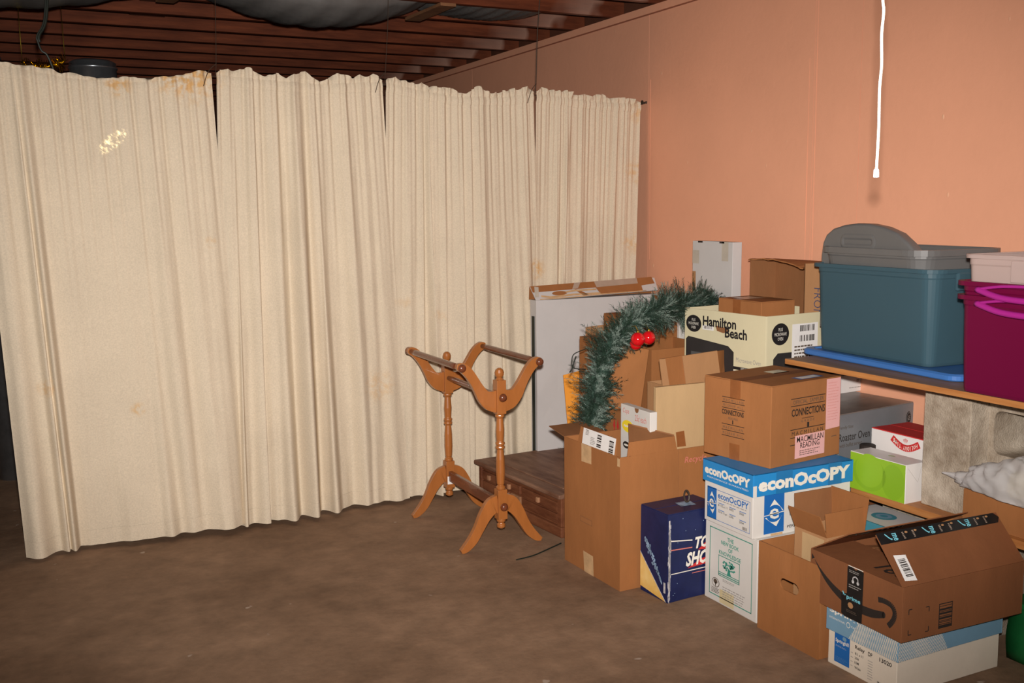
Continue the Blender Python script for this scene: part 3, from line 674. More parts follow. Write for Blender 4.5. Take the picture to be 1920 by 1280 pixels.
# stepped box tops behind
pA = aty(1128, 586, 4.62)
standing('cardboard_box', 'brown carton with top corner showing above the garland, before the flat white box', pA.x, 4.40, .38, .20, pA.z, 'kraft', 0, 0, True, 5)
pB = aty(1098, 613, 4.66)
slab('cardboard_sheet', 'small tan cardboard strip sticking out left of the garland top', [pB, aty(1150, 606, 4.64), aty(1150, 640, 4.64), aty(1098, 640, 4.66)], .006, 'kraft_tan', 'cardboard')
pC = aty(1238, 555, 4.30)
standing('cardboard_box', 'brown carton with level top just above the right end of the garland', pC.x, 4.24, .28, .14, pC.z, 'kraft', 0, 0, True, 6)
# brown box low behind the garland with a red arrow
pD = atx(1140, 764, 2.40)
tR = standing('cardboard_box', 'brown carton with a red arrow, low behind the white card box', 2.40, 3.735, .085, .20, pD.z, 'kraft_red', 0, 0, True, 8)
pr = Print(tR, 'printed_arrow', (0, .20, pD.z-.14), (0, -.20, 0), (0, 0, .14), ['red_ink']); pr.poly(((.55, .75), (.50, .45), (.60, .45)), 'red_ink'); pr.rect(.53, .05, .57, .45, 'red_ink'); pr.poly(((.70, .75), (.65, .45), (.75, .45)), 'red_ink'); pr.rect(.68, .05, .72, .45, 'red_ink'); pr.done()
# white carton seen between garland and microwave box
pW = aty(1274, 610, 4.215)
standing('cardboard_box', 'narrow white carton showing between the garland and the microwave oven box', pW.x, 4.215, .14, .02, pW.z+.02, 'white_card', 0, 0, True, 9)
# open brown carton E with raised flaps
YE = 3.475
pE1, pE2 = aty(1243, 722, YE), aty(1352, 700, YE)
Ew = .115
tE = open_carton('cardboard_box', 'open brown carton with raised light and dark flaps, behind the tan panel box', 'box', (pE1.x, YE, .006), 0, pE2.x-pE1.x, Ew, pE1.z-.006, 'kraft_tan')
ED = pE2.x-pE1.x
def wq(*p): return [aty(x, y, Y) for x, y, Y in p]
obj('flap', plate(BM(), wq((1236, 673, YE-.012), (1279, 666, YE-.012), (1286, 722, YE), (1243, 730, YE)), .005), 'kraft', tE, True)
obj('flap', plate(BM(), wq((1247, 672, YE-.018), (1236, 673, YE-.018), (1243, 730, YE-.006), (1256, 730, YE-.006)), .004), 'kraft_tan', tE, True)
obj('flap', plate(BM(), wq((1279, 667, YE-.018), (1344, 657, YE-.018), (1351, 712, YE-.004), (1286, 722, YE-.004)), .005), 'kraft_tan', tE, True)
obj('flap', plate(BM(), wq((1344, 658, YE-.01), (1364, 655, YE+.05), (1371, 700, YE+.05), (1350, 705, YE+.003)), .005), 'kraft', tE, True)

# ================================================================ big open kraft carton
bx, by, bD, bW, bH = 2.083, 3.277, .675, .428, .539
t = open_carton('cardboard_box', 'tall open kraft carton with handle slot, front left of the pile on the floor', 'box', (bx, by, 0), math.radians(1.0), bD, bW, bH, 'kraft',
                hole=None)
pr = front(t, 'handle_slot', bD, bW, bH, ['kraft_inner_shade']); pr.rect(.31, .385, .52, .43, 'kraft_red'); pr.frame(.31, .385, .52, .43, .007, 'kraft_inner_shade', 1); pr.done()
for tp_ in (((.33, .86), (.51, .865), (.51, 1), (.33, 1)), ((.38, .0), (.55, .0), (.54, .155), (.36, .16)), ((.955, .93), (.998, .93), (.998, .99), (.955, .99))): front(t, 'packing_tape', bD, bW, bH).poly(tp_, 'tape_tan').done()
pr = end(t, 'printed_lettering', bD, bW, bH, ['red_soft']); pr.text('Recycle', .455, .875, .615, .935, 'red_soft', shear=.2); pr.rect(.408, .55, .410, 1, 'kraft_inner_shade'); pr.done()
f1 = flap(t, 'front', .066, -8, bD, bW, bH, 'kraft', .08, .74)
pr = Print(t, 'shipping_label', (.0025, bW*.66, bH+.001), (0, -bW*.565, 0), (.0090, 0, .064), ['paper'], lift=.0024); pr.rect(0, 0, 1, 1, 'paper'); pr.bars(.45, .1, .58, .9, 7, 'ink', vert=False); pr.bars(.82, .0, .95, .8, 9, 'ink', vert=False); pr.lines(.08, .6, .2, .95, 4, 'ink_soft', seed=2); pr.lines(.25, .1, .4, .6, 5, 'ink_gray', seed=5); pr.done()
flap(t, 'near', .055, -4, bD, bW, bH, 'kraft', .05, .40)
flap(t, 'far', .15, 84, bD, bW, bH, 'kraft_inner_shade', .0, .30)  # shadow on this flap is put into its darker colour
obj('flap', plate(BM(), [atx(1178, 794, 2.22), atx(1180, 856, 2.125), aty(1266, 838, 3.31), aty(1264, 815, 3.32)], .004), 'kraft_inner_shade', t, True)  # shade on the flap's inside face is put into the colour
# tan carton standing in it
p0, p1 = aty(1226, 729, 3.40), aty(1320, 712, 3.40)
tD = closed('cardboard_sheet', 'flat tan folded carton with one piece of tape, standing in the big open carton', 'cardboard', (p0.x+.012, 3.402, .006), math.radians(-2), p1.x-p0.x-.008, .02, p0.z-.001, 'kraft_light', 4, False)
tDD = p1.x-p0.x-.008
pr = Print(tD, 'packing_tape', (tDD*.40, 0, .515), (tDD*.21, 0, 0), (0, 0, .06), ['tape_brown']); pr.poly(((.15, -.1), (1, -.1), (.8, 1), (0, .95)), 'tape_brown'); pr.done()
# white card box in it
q0, q1 = atx(1166, 757, 2.285), atx(1221, 772, 2.285)
cw, chh = q0.y-q1.y, (q0.z+q1.z)/2-.006
tw = closed('card_box', 'white card box with red handwriting and a yellow oval, in the big open carton', 'box', (2.280, q1.y, .006), 0, .034, cw, chh, 'white_card', 2, False)
pr = Print(tw, 'printed_lettering', (0, cw, chh-.15), (0, -cw, 0), (0, 0, .15), ['red_soft']); pr.text('Cups', .08, .74, .30, .92, 'red_soft', shear=.2); pr.text('25¢ each', .50, .60, .88, .82, 'red_soft', shear=.1)
pr.ell(.25, .42, .2, .17, 'lemon'); pr.text('~~~~', .12, .38, .38, .46, 'print_white', 2, .02); pr.ell(.20, -.12, .12, .10, 'ink'); pr.ell(.20, -.12, .08, .03, 'print_white', 2); pr.poly([(.56+.07*math.cos(a), 1-.13*abs(math.sin(a))) for a in [PI*i/8 for i in range(9)]], 'kraft_inner_shade', 1); pr.done()

# ================================================================ navy box
nx, ny, nD, nW, nH = 2.178, 3.09, .14, .172, .348
nD = .26
t = closed('carton', 'dark navy printed carton with a yellow flash, on the floor before the kraft carton', 'box', (nx, ny, 0), math.radians(3), nD, nW, nH, 'navy', 1, True)
pr = front(t, 'printed_lettering', nD, nW, nH, ['navy']); pr.poly(((0, .055), (.92, .004), (.0, .445)), 'yellow'); pr.poly(((.0, .445), (.0, .462), (.95, .004), (.92, .004)), 'scuff', 1)
rr = random.Random(3)
for i in range(110):
    u = rr.random(); w_ = math.sin(PI*min(1, u*1.1+.05)); pr.ell(.18+.62*u+rr.gauss(0, .035)*w_, .64-.44*u+rr.gauss(0, .03)*w_, rr.uniform(.01, .035), rr.uniform(.01, .022), 'cloud', 1+i % 3, 7)
pr.rect(.86, .1, .93, .22, 'scuff', 1); pr.done()
pr = end(t, 'printed_lettering', nD, nW, nH, ['print_white'])
pr.text('TOP', .50, .555, .88, .69, 'print_white', 2, .04, .25); pr.text('SHOT', .33, .37, .90, .53, 'print_white', 2, .04, .25)
pr.done(); pr = end(t, 'printed_stripes', nD, nW, nH, ['print_white'])
pr.poly(((.36, .35), (.9, .37), (.9, .46), (.62, .43)), 'red_ink', 1); pr.poly(((.56, .54), (.72, .53), (.72, .62)), 'red_ink', 1); pr.poly(((.03, .705), (.03, .693), (.45, .655), (.45, .668)), 'print_white'); pr.poly(((.03, .60), (.03, .588), (.45, .573), (.45, .585)), 'red_soft'); pr.rect(.06, .315, .9, .325, 'print_white'); pr.rect(.45, .28, .9, .288, 'red_soft')
for i in range(26): pr.rect(rr.uniform(.0, .05), rr.uniform(0, .95), rr.uniform(.015, .06), rr.uniform(0, 1), 'scuff', 0) if i < 3 else pr.ell(rr.uniform(.0, .05), rr.uniform(.0, 1), .006, rr.uniform(.01, .05), 'scuff', 1, 6)
for i in range(10): pr.ell(rr.uniform(.1, .95), rr.uniform(.05, .95), .008, .005, 'cloud', 0, 5)
pr.done()
pr = top(t, 'printed_panel', nD, nW, nH, ['cloud']); pr.poly(((.42, .35), (.68, .3), (.72, .62), (.46, .64)), 'cloud'); pr.done()
# small ring handle beside it
t = thing('wire_loop', 'small dark loop handle sticking up behind the navy carton', 'loop', (2.335, 3.19, .35))
lc = Vector((2.335, 3.19, .3735))
obj('loop', tube(BM(), [lc+Vector((.012*math.cos(a), .004*math.sin(a), .022*math.sin(a))) for a in [2*PI*i/14 for i in range(15)]], .004, 6), 'wire', t, True)

# ================================================================ book carton, paper carton, sampler carton (one stack)
kx, ky, kD, kW, kH = 2.352, 2.785, .44, .304, .311
t = closed('carton', 'white book carton with green frame and tree emblem, on the floor at the stack bottom', 'box', (kx, ky, 0), 0, kD, kW, kH, 'white_card', 6, True)
pr = front(t, 'printed_lettering', kD, kW, kH, ['print_green']); pr.frame(.09, .08, .91, .93, .012, 'print_green')
for s, a, b, v in (('THE', .44, .56, .83), ('NEW BOOK', .32, .66, .765), ('OF', .46, .54, .70), ('KNOWLEDGE', .28, .70, .635)): pr.text(s, a, v-.005, b, v+.045, 'print_green', bold=.02)
pr.frame(.27, .355, .68, .615, .010, 'print_green'); pr.rect(.27, .40, .68, .41, 'print_green'); pr.rect(.27, .375, .68, .388, 'print_green')
pr.poly(((.44, .40), (.46, .47), (.49, .47), (.53, .40)), 'print_green', 1)
for i in range(42):
    a = rr.uniform(0, 2*PI); q_ = math.sqrt(rr.random()); pr.ell(.48+.12*q_*math.cos(a), .52+.065*q_*math.sin(a), .018, .012, 'print_green', i % 4, 7)
pr.lines(.36, .30, .60, .335, 2, 'ink_gray', seed=8); pr.lines(.36, .10, .84, .25, 5, 'ink_gray', seed=9, fill=.35)
pr.ell(.22, .245, .075, .06, 'ink_soft'); pr.ell(.22, .245, .065, .052, 'white_card', 1); pr.ell(.22, .26, .04, .03, 'ink_soft', 2); pr.rect(.212, .2, .228, .25, 'ink_soft', 2); pr.lines(.14, .11, .30, .18, 4, 'ink_soft', seed=4); pr.rect(.30, .02, .58, .19, 'tape_yellow', 0); pr.done()
ex, ey, eD, eW = 2.335, 2.797, .475, .292
t = thing('paper_carton', 'white and bright blue copy paper carton with lid, middle of the stack', 'box', (ex, ey, kH), 0)
obj('body', body_bm(eD-.012, eW-.012, .225, .001, 2), 'white_card', t, bevel=.002).location = (.006, .006, 0)
lz0, lz1 = .155, .238
bm = BM()
for (a, b, c, d, e, f) in ((0, .004, 0, eW, lz0, lz1), (eD-.004, eD, 0, eW, lz0, lz1), (.004, eD-.004, 0, .004, lz0, lz1), (.004, eD-.004, eW-.004, eW, lz0, lz1), (0, eD, 0, eW, lz1-.004, lz1)): box(bm, a, b, c, d, e, f)
lid = obj('lid', bm, 'print_blue', t, bevel=.0015)
lh = lz1-lz0
pr = Print(t, 'lid_lettering', (0, eW, lz0), (0, -eW, 0), (0, 0, lh), ['print_white']); pr.text('econOcOPY', .045, .36, .95, .78, 'print_white', bold=.05); pr.text('PERFORMANCE GUARANTEED', .10, .20, .92, .27, 'print_white'); pr.done()
pr = Print(t, 'lid_lettering', (0, 0, lz0), (eD, 0, 0), (0, 0, lh), ['print_white']); pr.text('econOcOPY', .05, .20, .965, .82, 'print_white', bold=.05); pr.rect(.22, .0, .38, 1, 'tape_on_blue'); pr.rect(.74, .0, .88, 1, 'tape_on_blue'); pr.rect(.0, .0, .035, .5, 'white_card', 1); pr.done()
def e_logo(p, u0, v0, u1, v1):
    p.rect(u0, v0, u1, v1, 'print_blue_deep'); uc, w, h = (u0+u1)/2, u1-u0, v1-v0
    p.poly(((uc-w*.38, v0+h*.55), (uc, v0+h*.86), (uc+w*.46, v0+h*.55)), 'print_white', 1); p.poly(((uc+w*.38, v0+h*.42), (uc+w*.12, v0+h*.16), (uc-w*.46, v0+h*.42)), 'print_white', 1)
    p.ell(uc, v0+h*.5, w*.40, h*.22, 'print_blue_deep', 2); p.text('e', uc-w*.24, v0+h*.36, uc+w*.24, v0+h*.63, 'print_white', 3, .015); p.poly(((u0, v0+h*.46), (u1, v0+h*.51), (u1, v0+h*.53), (u0, v0+h*.48)), 'print_white', 3)
pr = Print(t, 'printed_lettering', (.006, eW-.006, 0), (0, -(eW-.012), 0), (0, 0, lz0), ['print_blue_deep'])
pr.frame(.06, .10, .95, .86, .006, 'print_blue_deep'); e_logo(pr, .06, .10, .26, .88); pr.text('econOcOPY', .29, .66, .92, .82, 'print_blue_deep', bold=.02); pr.lines(.3, .60, .9, .64, 1, 'ink_gray', seed=1)
for (u, v, s) in ((.30, .47, '8 1/2 x 11'), (.53, .47, 'WHITE'), (.74, .47, '5000'), (.30, .30, 'SUB 20  75 g/m'), (.53, .30, 'LONG'), (.74, .26, '3554')):
    pr.rect(u, v+.07, u+.13, v+.085, 'print_blue_deep'); pr.text(s, u, v, u+(.19 if len(s) > 6 else .09), v+.055, 'ink', bold=.01)
pr.bars(.80, .13, .90, .21, 10, 'ink_soft'); pr.done()
pr = Print(t, 'printed_lettering', (.006, .006, 0), (eD-.012, 0, 0), (0, 0, lz0), ['print_blue_deep']); e_logo(pr, .11, .06, .31, 1.0); pr.text('PERFORMANCE GUARANTEED', .345, .12, .92, .19, 'ink', bold=.01); pr.strip([(.37, .52), (.43, .52), (.45, .42), (.37, .42), (.37, .6), (.42, .6)], .006, 'ink_gray'); pr.rect(.18, .0, .3, .05, 'tape_tan'); pr.done()
# sampler carton
sz = kH+lz1
sx, sy, sD, sW, sH = 2.444, 2.836, .388, .335, .304
sr = math.radians(8)
t = closed('carton', 'brown book sampler carton with pink labels, topmost of the stack of three', 'box', (sx, sy, sz), sr, sD, sW, sH, 'kraft_red', 7, True, gap_axis='x')
for v0_, v1_ in ((.76, 1.0), (.0, .2)): front(t, 'packing_tape', sD, sW, sH).rect(.40, v0_, .555, v1_, 'tape_brown').done()
pr = front(t, 'printed_lettering', sD, sW, sH, ['ink_soft'])
for v in (.765, .70, .63, .425, .35, .28): pr.rect(.28, v, .62, v+.008, 'ink')
for v, s in ((.715, 'M A C M I L L A N'), (.65, 'M C G R A W   H I L L'), (.37, 'M A C M I L L A N'), (.30, 'M C G R A W   H I L L')): pr.text(s, .30, v, .60, v+.035, 'ink_soft')
pr.text('CONNECTIONS', .28, .55, .61, .615, 'ink', bold=.03); pr.text('READING', .38, .495, .52, .525, 'ink_soft'); pr.text('1', .44, .44, .455, .49, 'ink', bold=.03); pr.done()
pr = end(t, 'printed_lettering', sD, sW, sH, ['ink'])
for v in (.80, .71, .42, .32, .23): pr.rect(.27, v, .765, v+.009, 'ink')
pr.text('OFFICIAL  SAMPLER', .30, .735, .74, .785, 'ink_soft'); pr.text('CONNECTIONS', .28, .585, .76, .68, 'ink', bold=.022); pr.rect(.43, .545, .60, .552, 'ink'); pr.text('G R A D E', .42, .50, .61, .53, 'ink_soft'); pr.text('1', .505, .43, .535, .49, 'ink', bold=.04); pr.text('M A C M I L L A N', .29, .35, .74, .40, 'ink'); pr.lines(.87, .24, .95, .26, 1, 'ink_soft'); pr.done()
pr = end(t, 'pink_label', sD, sW, sH, ['pink']); pr.poly(((.775, .35), (.985, .36), (.985, .985), (.775, .985)), 'pink', 3); pr.lines(.80, .45, .96, .95, 14, 'red_soft', 4, 5, .12); pr.rect(.335, .06, .765, .345, 'pink', 3); pr.text('MACMILLAN', .36, .255, .745, .33, 'ink', 4, .006); pr.text('READING', .41, .18, .69, .25, 'ink', 4, .006); pr.lines(.40, .085, .71, .16, 3, 'ink_soft', 4, 3, .35); pr.done()
pr = top(t, 'paper_label', sD, sW, sH, ['paper']); pr.rect(.50, .10, .85, .24, 'print_blue_deep'); pr.rect(.54, .115, .81, .22, 'paper', 1); pr.rect(.58, .55, .80, .72, 'tape_clear'); pr.rect(.0, .42, 1.0, .58, 'kraft_dark', 0); pr.done()

# ================================================================ brown hand-hole carton with small open box in it
hx, hy, hD, hW, hH = 2.334, 2.452, .40, .306, .322
def slot(cx, cy, w, h, tilt, n=7):
    P = []
    for s in (1, -1):
        for i in range(n):
            a = -PI/2+PI*i/(n-1); P.append((s*(w/2-h/2+h/2*math.cos(a)), s*h/2*math.sin(a)))
    return [(cx+a, cy+b+a*tilt) for a, b in P]
t = open_carton('cardboard_box', 'open brown carton with oval hand hole, on the floor beside the book carton', 'box', (hx, hy, 0), 0, hD, hW, hH, 'kraft', hole=slot(.160, .205, .094, .040, 0))
flap(t, 'back', .20, -82, hD, hW, hH, 'kraft_inner_shade')
pr = front(t, 'packing_tape', hD, hW, hH, ['tape_brown']); pr.poly(((.35, .77), (.37, .99), (.55, .985), (.54, .75)), 'tape_brown'); pr.done().data.materials[0] = M['kraft_red']
mz = .232
m0, m1 = atx(1490, 987, 2.415), atx(1551, 1006, 2.415)
mD, mW, mH = .17, m0.y-m1.y, (m0.z+m1.z)/2-.008
t = open_carton('cardboard_box', 'small open light brown box with flaps up, standing in the hand hole carton', 'box', (2.415, m1.y, .007), math.radians(0), mD, mW, mH, 'kraft_tan', hole=None)
flap(t, 'front', .085, 24, mD, mW, mH, 'kraft', th=.003, taper=.002)
flap(t, 'far', .115, 4, mD, mW, mH, 'kraft_inner_shade', th=.003, taper=.001)
flap(t, 'near', .082, -6, mD, mW, mH, 'kraft', th=.003, taper=-.002)
flap(t, 'back', .118, 3, mD, mW, mH, 'kraft', th=.003, taper=-.01)
pr = Print(t, 'paper_label', (0, mW, mH-.12), (0, -mW, 0), (0, 0, .12), ['tape_clear']); pr.rect(.25, .08, .92, .92, 'kraft_light'); pr.done()

# ================================================================ second paper carton with the delivery box on top
px_, py_, pD, pW_, pH = 2.352, 2.135, .47, .300, .198
t = thing('paper_carton', 'white and gray blue copy paper carton with striped lid, under the delivery box', 'box', (px_, py_, 0), math.radians(.5))
obj('body', body_bm(pD-.012, pW_-.012, pH-.008, .001, 4), 'spring_white', t, bevel=.002).location = (.006, .006, 0)
l0 = .116
bm = BM()
for (a, b, c, d, e, f) in ((0, .004, 0, pW_, l0, pH), (pD-.004, pD, 0, pW_, l0, pH), (.004, pD-.004, 0, .004, l0, pH), (.004, pD-.004, pW_-.004, pW_, l0, pH), (0, pD, 0, pW_, pH-.004, pH)): box(bm, a, b, c, d, e, f)
obj('lid', bm, 'spring_blue', t, bevel=.0015)
def clip(P, inside, cut):
    out = []
    for a, b in zip(P, P[1:]+P[:1]):
        if inside(a): out.append(a)
        if inside(a) != inside(b): out.append(cut(a, b))
    return out
def plaid(p, s0, wb, lean, n, d, sl):
    """slanting blocks of cream and blue, each ruled with stripes leaning the other way"""
    for k in range(n):
        x0, x1 = s0+k*wb, s0+(k+1)*wb
        def cl(P):
            for f in (lambda q: q[0]-lean*q[1]-x0, lambda q: x1-q[0]+lean*q[1], lambda q: .998-q[0], lambda q: q[0]-.002):
                P = clip(P, lambda q: f(q) >= 0, lambda a, b: tuple(a[i]+(b[i]-a[i])*f(a)/(f(a)-f(b)) for i in (0, 1)))
                if not P: return None
            return P
        if k % 2 == 0:
            P = cl([(-1, .01), (2, .01), (2, .99), (-1, .99)])
            if P: p.poly(P, 'spring_white', 1)
        u = x0-abs(sl)-abs(lean)
        while u < x1+abs(sl)+abs(lean):
            P = cl([(u, .01), (u+d*.45, .01), (u+d*.45+sl, .99), (u+sl, .99)])
            if P and len(P) > 2: p.poly(P, 'spring_blue' if k % 2 == 0 else 'spring_white', 2)
            u += d
pr = Print(t, 'lid_print', (0, pW_, l0), (0, -pW_, 0), (0, 0, pH-l0), ['print_white']); pr.text('Springhill', .05, .72, .62, 1.0, 'print_white', bold=.03); pr.text('INTERNATIONAL', .05, .52, .28, .60, 'print_white'); pr.ell(.325, .55, .028, .12, 'print_white'); pr.ell(.325, .55, .022, .09, 'spring_blue', 1); pr.text('PAPER', .37, .50, .48, .58, 'print_white')
plaid(pr, .33, .20, .17, 4, .026, -.10); pr.done()
pr = Print(t, 'lid_print', (0, 0, l0), (pD, 0, 0), (0, 0, pH-l0), ['print_white']); plaid(pr, -.10, .14, -.09, 4, .017, .10); pr.done()
pr = Print(t, 'printed_lettering', (.006, pW_-.006, 0), (0, -(pW_-.012), 0), (0, 0, l0), ['print_blue_deep'])
pr.rect(.10, .14, .33, .99, 'print_blue_deep'); pr.done(); pr = Print(t, 'printed_lettering', (.006, pW_-.006, 0), (0, -(pW_-.012), 0), (0, 0, l0), ['print_white']); pr.text('Springhill', .115, .70, .315, .84, 'print_white', bold=.02); pr.lines(.12, .60, .31, .65, 2, 'print_white', seed=2, fill=.2); pr.lines(.12, .18, .31, .32, 4, 'spring_blue', seed=7, fill=.15); pr.ell(.25, .90, .03, .06, 'spring_blue', 1)
pr.done(); pr = Print(t, 'printed_lettering', (.006, pW_-.006, 0), (0, -(pW_-.012), 0), (0, 0, l0), ['ink'])
pr.text('Relay', .41, .76, .55, .90, 'ink', bold=.02); pr.text('DP', .60, .77, .66, .89, 'ink', bold=.02); pr.text('13020', .76, .77, .93, .89, 'ink', bold=.02)
for v, s, w in ((.62, '8½ x 11', .12), (.49, '20#', .06), (.36, '10M', .06), (.22, 'White', .09)): pr.text(s, .41, v, .41+w, v+.075, 'ink', bold=.012)
pr.lines(.35, .2, .39, .7, 4, 'ink_gray', seed=2, fill=.2); pr.lines(.60, .1, .68, .68, 8, 'ink_gray', seed=6, fill=.3); pr.bars(.74, .04, .92, .20, 16, 'ink'); pr.done()
pr = Print(t, 'printed_lettering', (.006, .006, 0), (pD-.012, 0, 0), (0, 0, l0), ['ink_soft']); pr.text('A', .44, .95, .455, 1.05, 'ink_soft'); pr.done()
# delivery box
ax, ay, aD, aW, aH = 2.325, 2.10, .515, .400, .172
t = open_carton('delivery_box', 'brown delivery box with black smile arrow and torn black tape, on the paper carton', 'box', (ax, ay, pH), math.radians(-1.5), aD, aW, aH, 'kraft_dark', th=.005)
flap(t, 'front', .17, -88, aD, aW, aH-.003, 'kraft_dark', th=.004)
flap(t, 'back', .17, -88, aD, aW, aH-.003, 'kraft_dark', th=.004)
nf = flap(t, 'near', .172, -42, aD, aW, aH, 'kraft_dark', th=.004, taper=.0)
ff = flap(t, 'far', .200, -60, aD, aW, aH, 'kraft_dark', th=.004, taper=.0)
a64 = math.radians(42)
O = Vector((0, .002, aH)); Uv = Vector((aD, 0, 0)); Vv = Vector((0, math.sin(a64)*.172, math.cos(a64)*.172))
O = O+Uv.cross(Vv).normalized()*.002
pr = Print(t, 'black_tape', O, Uv, Vv, ['tape_black']); pr.poly(((.0, .80), (.97, .80), (1.0, .90), (.97, 1.0), (.0, 1.02)), 'tape_black')
for i in range(3):
    u = .06+.30*i
    pr.strip([(u, .98), (u+.02, .90), (u+.035, .86), (u+.04, .88)], .008, 'cyan', 1); pr.text('me', u+.05, .83, u+.085, .97, 'cyan', bold=.02, rot=True); pr.lines(u+.13, .83, u+.145, .97, 5, 'tape_gray', seed=i, fill=.6); pr.ell(u+.165, .95, .012, .02, 'kraft_tan', 1, 8); pr.lines(u+.21, .83, u+.225, .97, 5, 'tape_gray', seed=i+4, fill=.6); pr.ell(u+.24, .955, .012, .02, 'kraft_tan', 1, 8)
pr.done()
pr = Print(t, 'barcode_label', O, Uv, Vv, ['paper']); pr.poly(((.035, .10), (.125, .07), (.135, .55), (.045, .58)), 'paper'); pr.bars(.06, .16, .115, .5, 14, 'ink', vert=False); pr.done()
# dark inside tape on the far flap
a60 = math.radians(60)
O2 = Vector((0, aW-.002, aH)); V2 = Vector((0, -math.sin(a60)*.20, math.cos(a60)*.20)); O2 = O2+Vector((aD, 0, 0))
pr = Print(t, 'black_tape', O2+V2*.0-Vector((0, math.cos(a60), math.sin(a60)))*.0025, Vector((-aD, 0, 0))*-1-Vector((0, 0, 0)), V2, ['tape_black']); pr.O = Vector((0, aW-.002, aH))-Vector((0, math.cos(a60), math.sin(a60)))*.0035
pr.N = -Vector((0, math.cos(a60), math.sin(a60))); pr.poly(((.0, .82), (.45, .86), (.45, 1.03), (.0, 1.01)), 'tape_black'); pr.text('rl', .12, .88, .17, .97, 'cyan', bold=.02); pr.strip([(.05, .98), (.08, .9)], .008, 'cyan', 1)
for i in range(6): pr.ell(.22+.045*i, .97+rr.uniform(-.03, .03), .012, .02, 'print_white', 1, 6)
pr.done()
pr = Print(t, 'handwriting', (.17, aW, aH), (0, -aW, 0), (-.17, 0, 0), ['ink']); pr.N = Vector((0, 0, 1)); pr.O.z += .002
pr.V = Vector((.17, 0, .006)); pr.O = Vector((0, aW, aH+.004)); pr.text('160', .60, .22, .90, .56, 'ink', bold=.015, shear=.2); pr.done()
pr = front(t, 'smile_arrow', aD, aW, aH, ['ink'])
cur = [(.05, .82), (.12, .66), (.20, .52), (.30, .40), (.42, .31), (.55, .27), (.70, .29), (.82, .36)]
wd = [.004, .035, .06, .075, .085, .085, .08, .06]
Sx = spline([(a, b, w) for (a, b), w in zip(cur, wd)], 6)
for p, q_ in zip(Sx, Sx[1:]): pr.poly(((p.x, p.y+p.z), (q_.x, q_.y+q_.z), (q_.x, q_.y-q_.z), (p.x, p.y-p.z)), 'ink')
pr.ell(.82, .36, .018, .06, 'ink', 0, 10)
pr.strip(spline([(.74, .60, 0), (.82, .62, 0), (.89, .60, 0), (.93, .50, 0), (.92, .36, 0), (.88, .22, 0)], 5) and [(v.x, v.y) for v in spline([(.76, .60, 0), (.83, .62, 0), (.90, .59, 0), (.93, .48, 0), (.915, .34, 0), (.87, .20, 0)], 5)], .042, 'ink', 1)
pr.poly(((.015, .92), (.05, .85), (.015, .80)), 'ink'); pr.done()
pr = front(t, 'black_tape', aD, aW, aH, ['tape_black']); pr.poly(((.415, .0), (.60, .0), (.605, .97), (.55, .99), (.52, .95), (.47, 1.0), (.43, .97), (.43, .45), (.37, .42), (.375, .03)), 'tape_black', 3)
pr.text('prime', .43, .33, .58, .43, 'cyan', 4, .02); pr.strip([(.385, .46), (.40, .42), (.41, .40)], .01, 'cyan', 4); pr.text('~', .39, .395, .42, .425, 'cyan', 4, .03); pr.strip([(.49, .72), (.495, .80), (.52, .83), (.545, .80), (.55, .72)], .010, 'scuff', 4); pr.ell(.493, .72, .014, .035, 'scuff', 4, 8); pr.ell(.547, .72, .014, .035, 'scuff', 4, 8)
pr.lines(.45, .58, .59, .66, 2, 'ink_gray', 4, 3, .4); pr.lines(.45, .87, .58, .93, 2, 'ink_gray', 4, 5, .4); pr.ell(.475, .25, .03, .06, 'kraft_tan', 4, 8); pr.lines(.43, .10, .56, .16, 2, 'ink_soft', 4, 6, .4); pr.rect(.44, .985, .60, 1.0, 'print_white', 4); pr.done()
pr = end(t, 'printed_marks', aD, aW, aH, ['ink'])
for u, v, du, dv in ((.05, .58, 1, -1), (.21, .56, -1, -1), (.05, .12, 1, 1), (.21, .11, -1, 1)): end(t, 'corner_mark', aD, aW, aH).strip([(u+.025*du, v), (u, v), (u, v+.09*dv)], .006, 'ink').done()
pr.frame(.29, .10, .40, .56, .006, 'ink'); pr.bars(.295, .12, .395, .54, 10, 'ink', vert=False); pr.done()
# green plastic at the frame edge
t = thing('green_bin', 'dark green bin at the right frame edge, behind the lower paper carton', 'bin', (2.9, 2.02, 0))
bm = BM(); g0 = atz(1886, 1232, 0)
box(bm, g0.x, g0.x+.30, g0.y-.45, g0.y, 0, .20); bmesh.ops.subdivide_edges(bm, edges=bm.edges[:], cuts=6, use_grid_fill=True); wobble(bm, .01, 8, 3); obj('body', bm, 'green_bag', t, True, smooth=True, bevel=0)
bm = BM(); box(bm, g0.x-.008, g0.x+.308, g0.y-.458, g0.y+.008, .185, .205); obj('rim', bm, 'green_bag', t, True, bevel=.005)

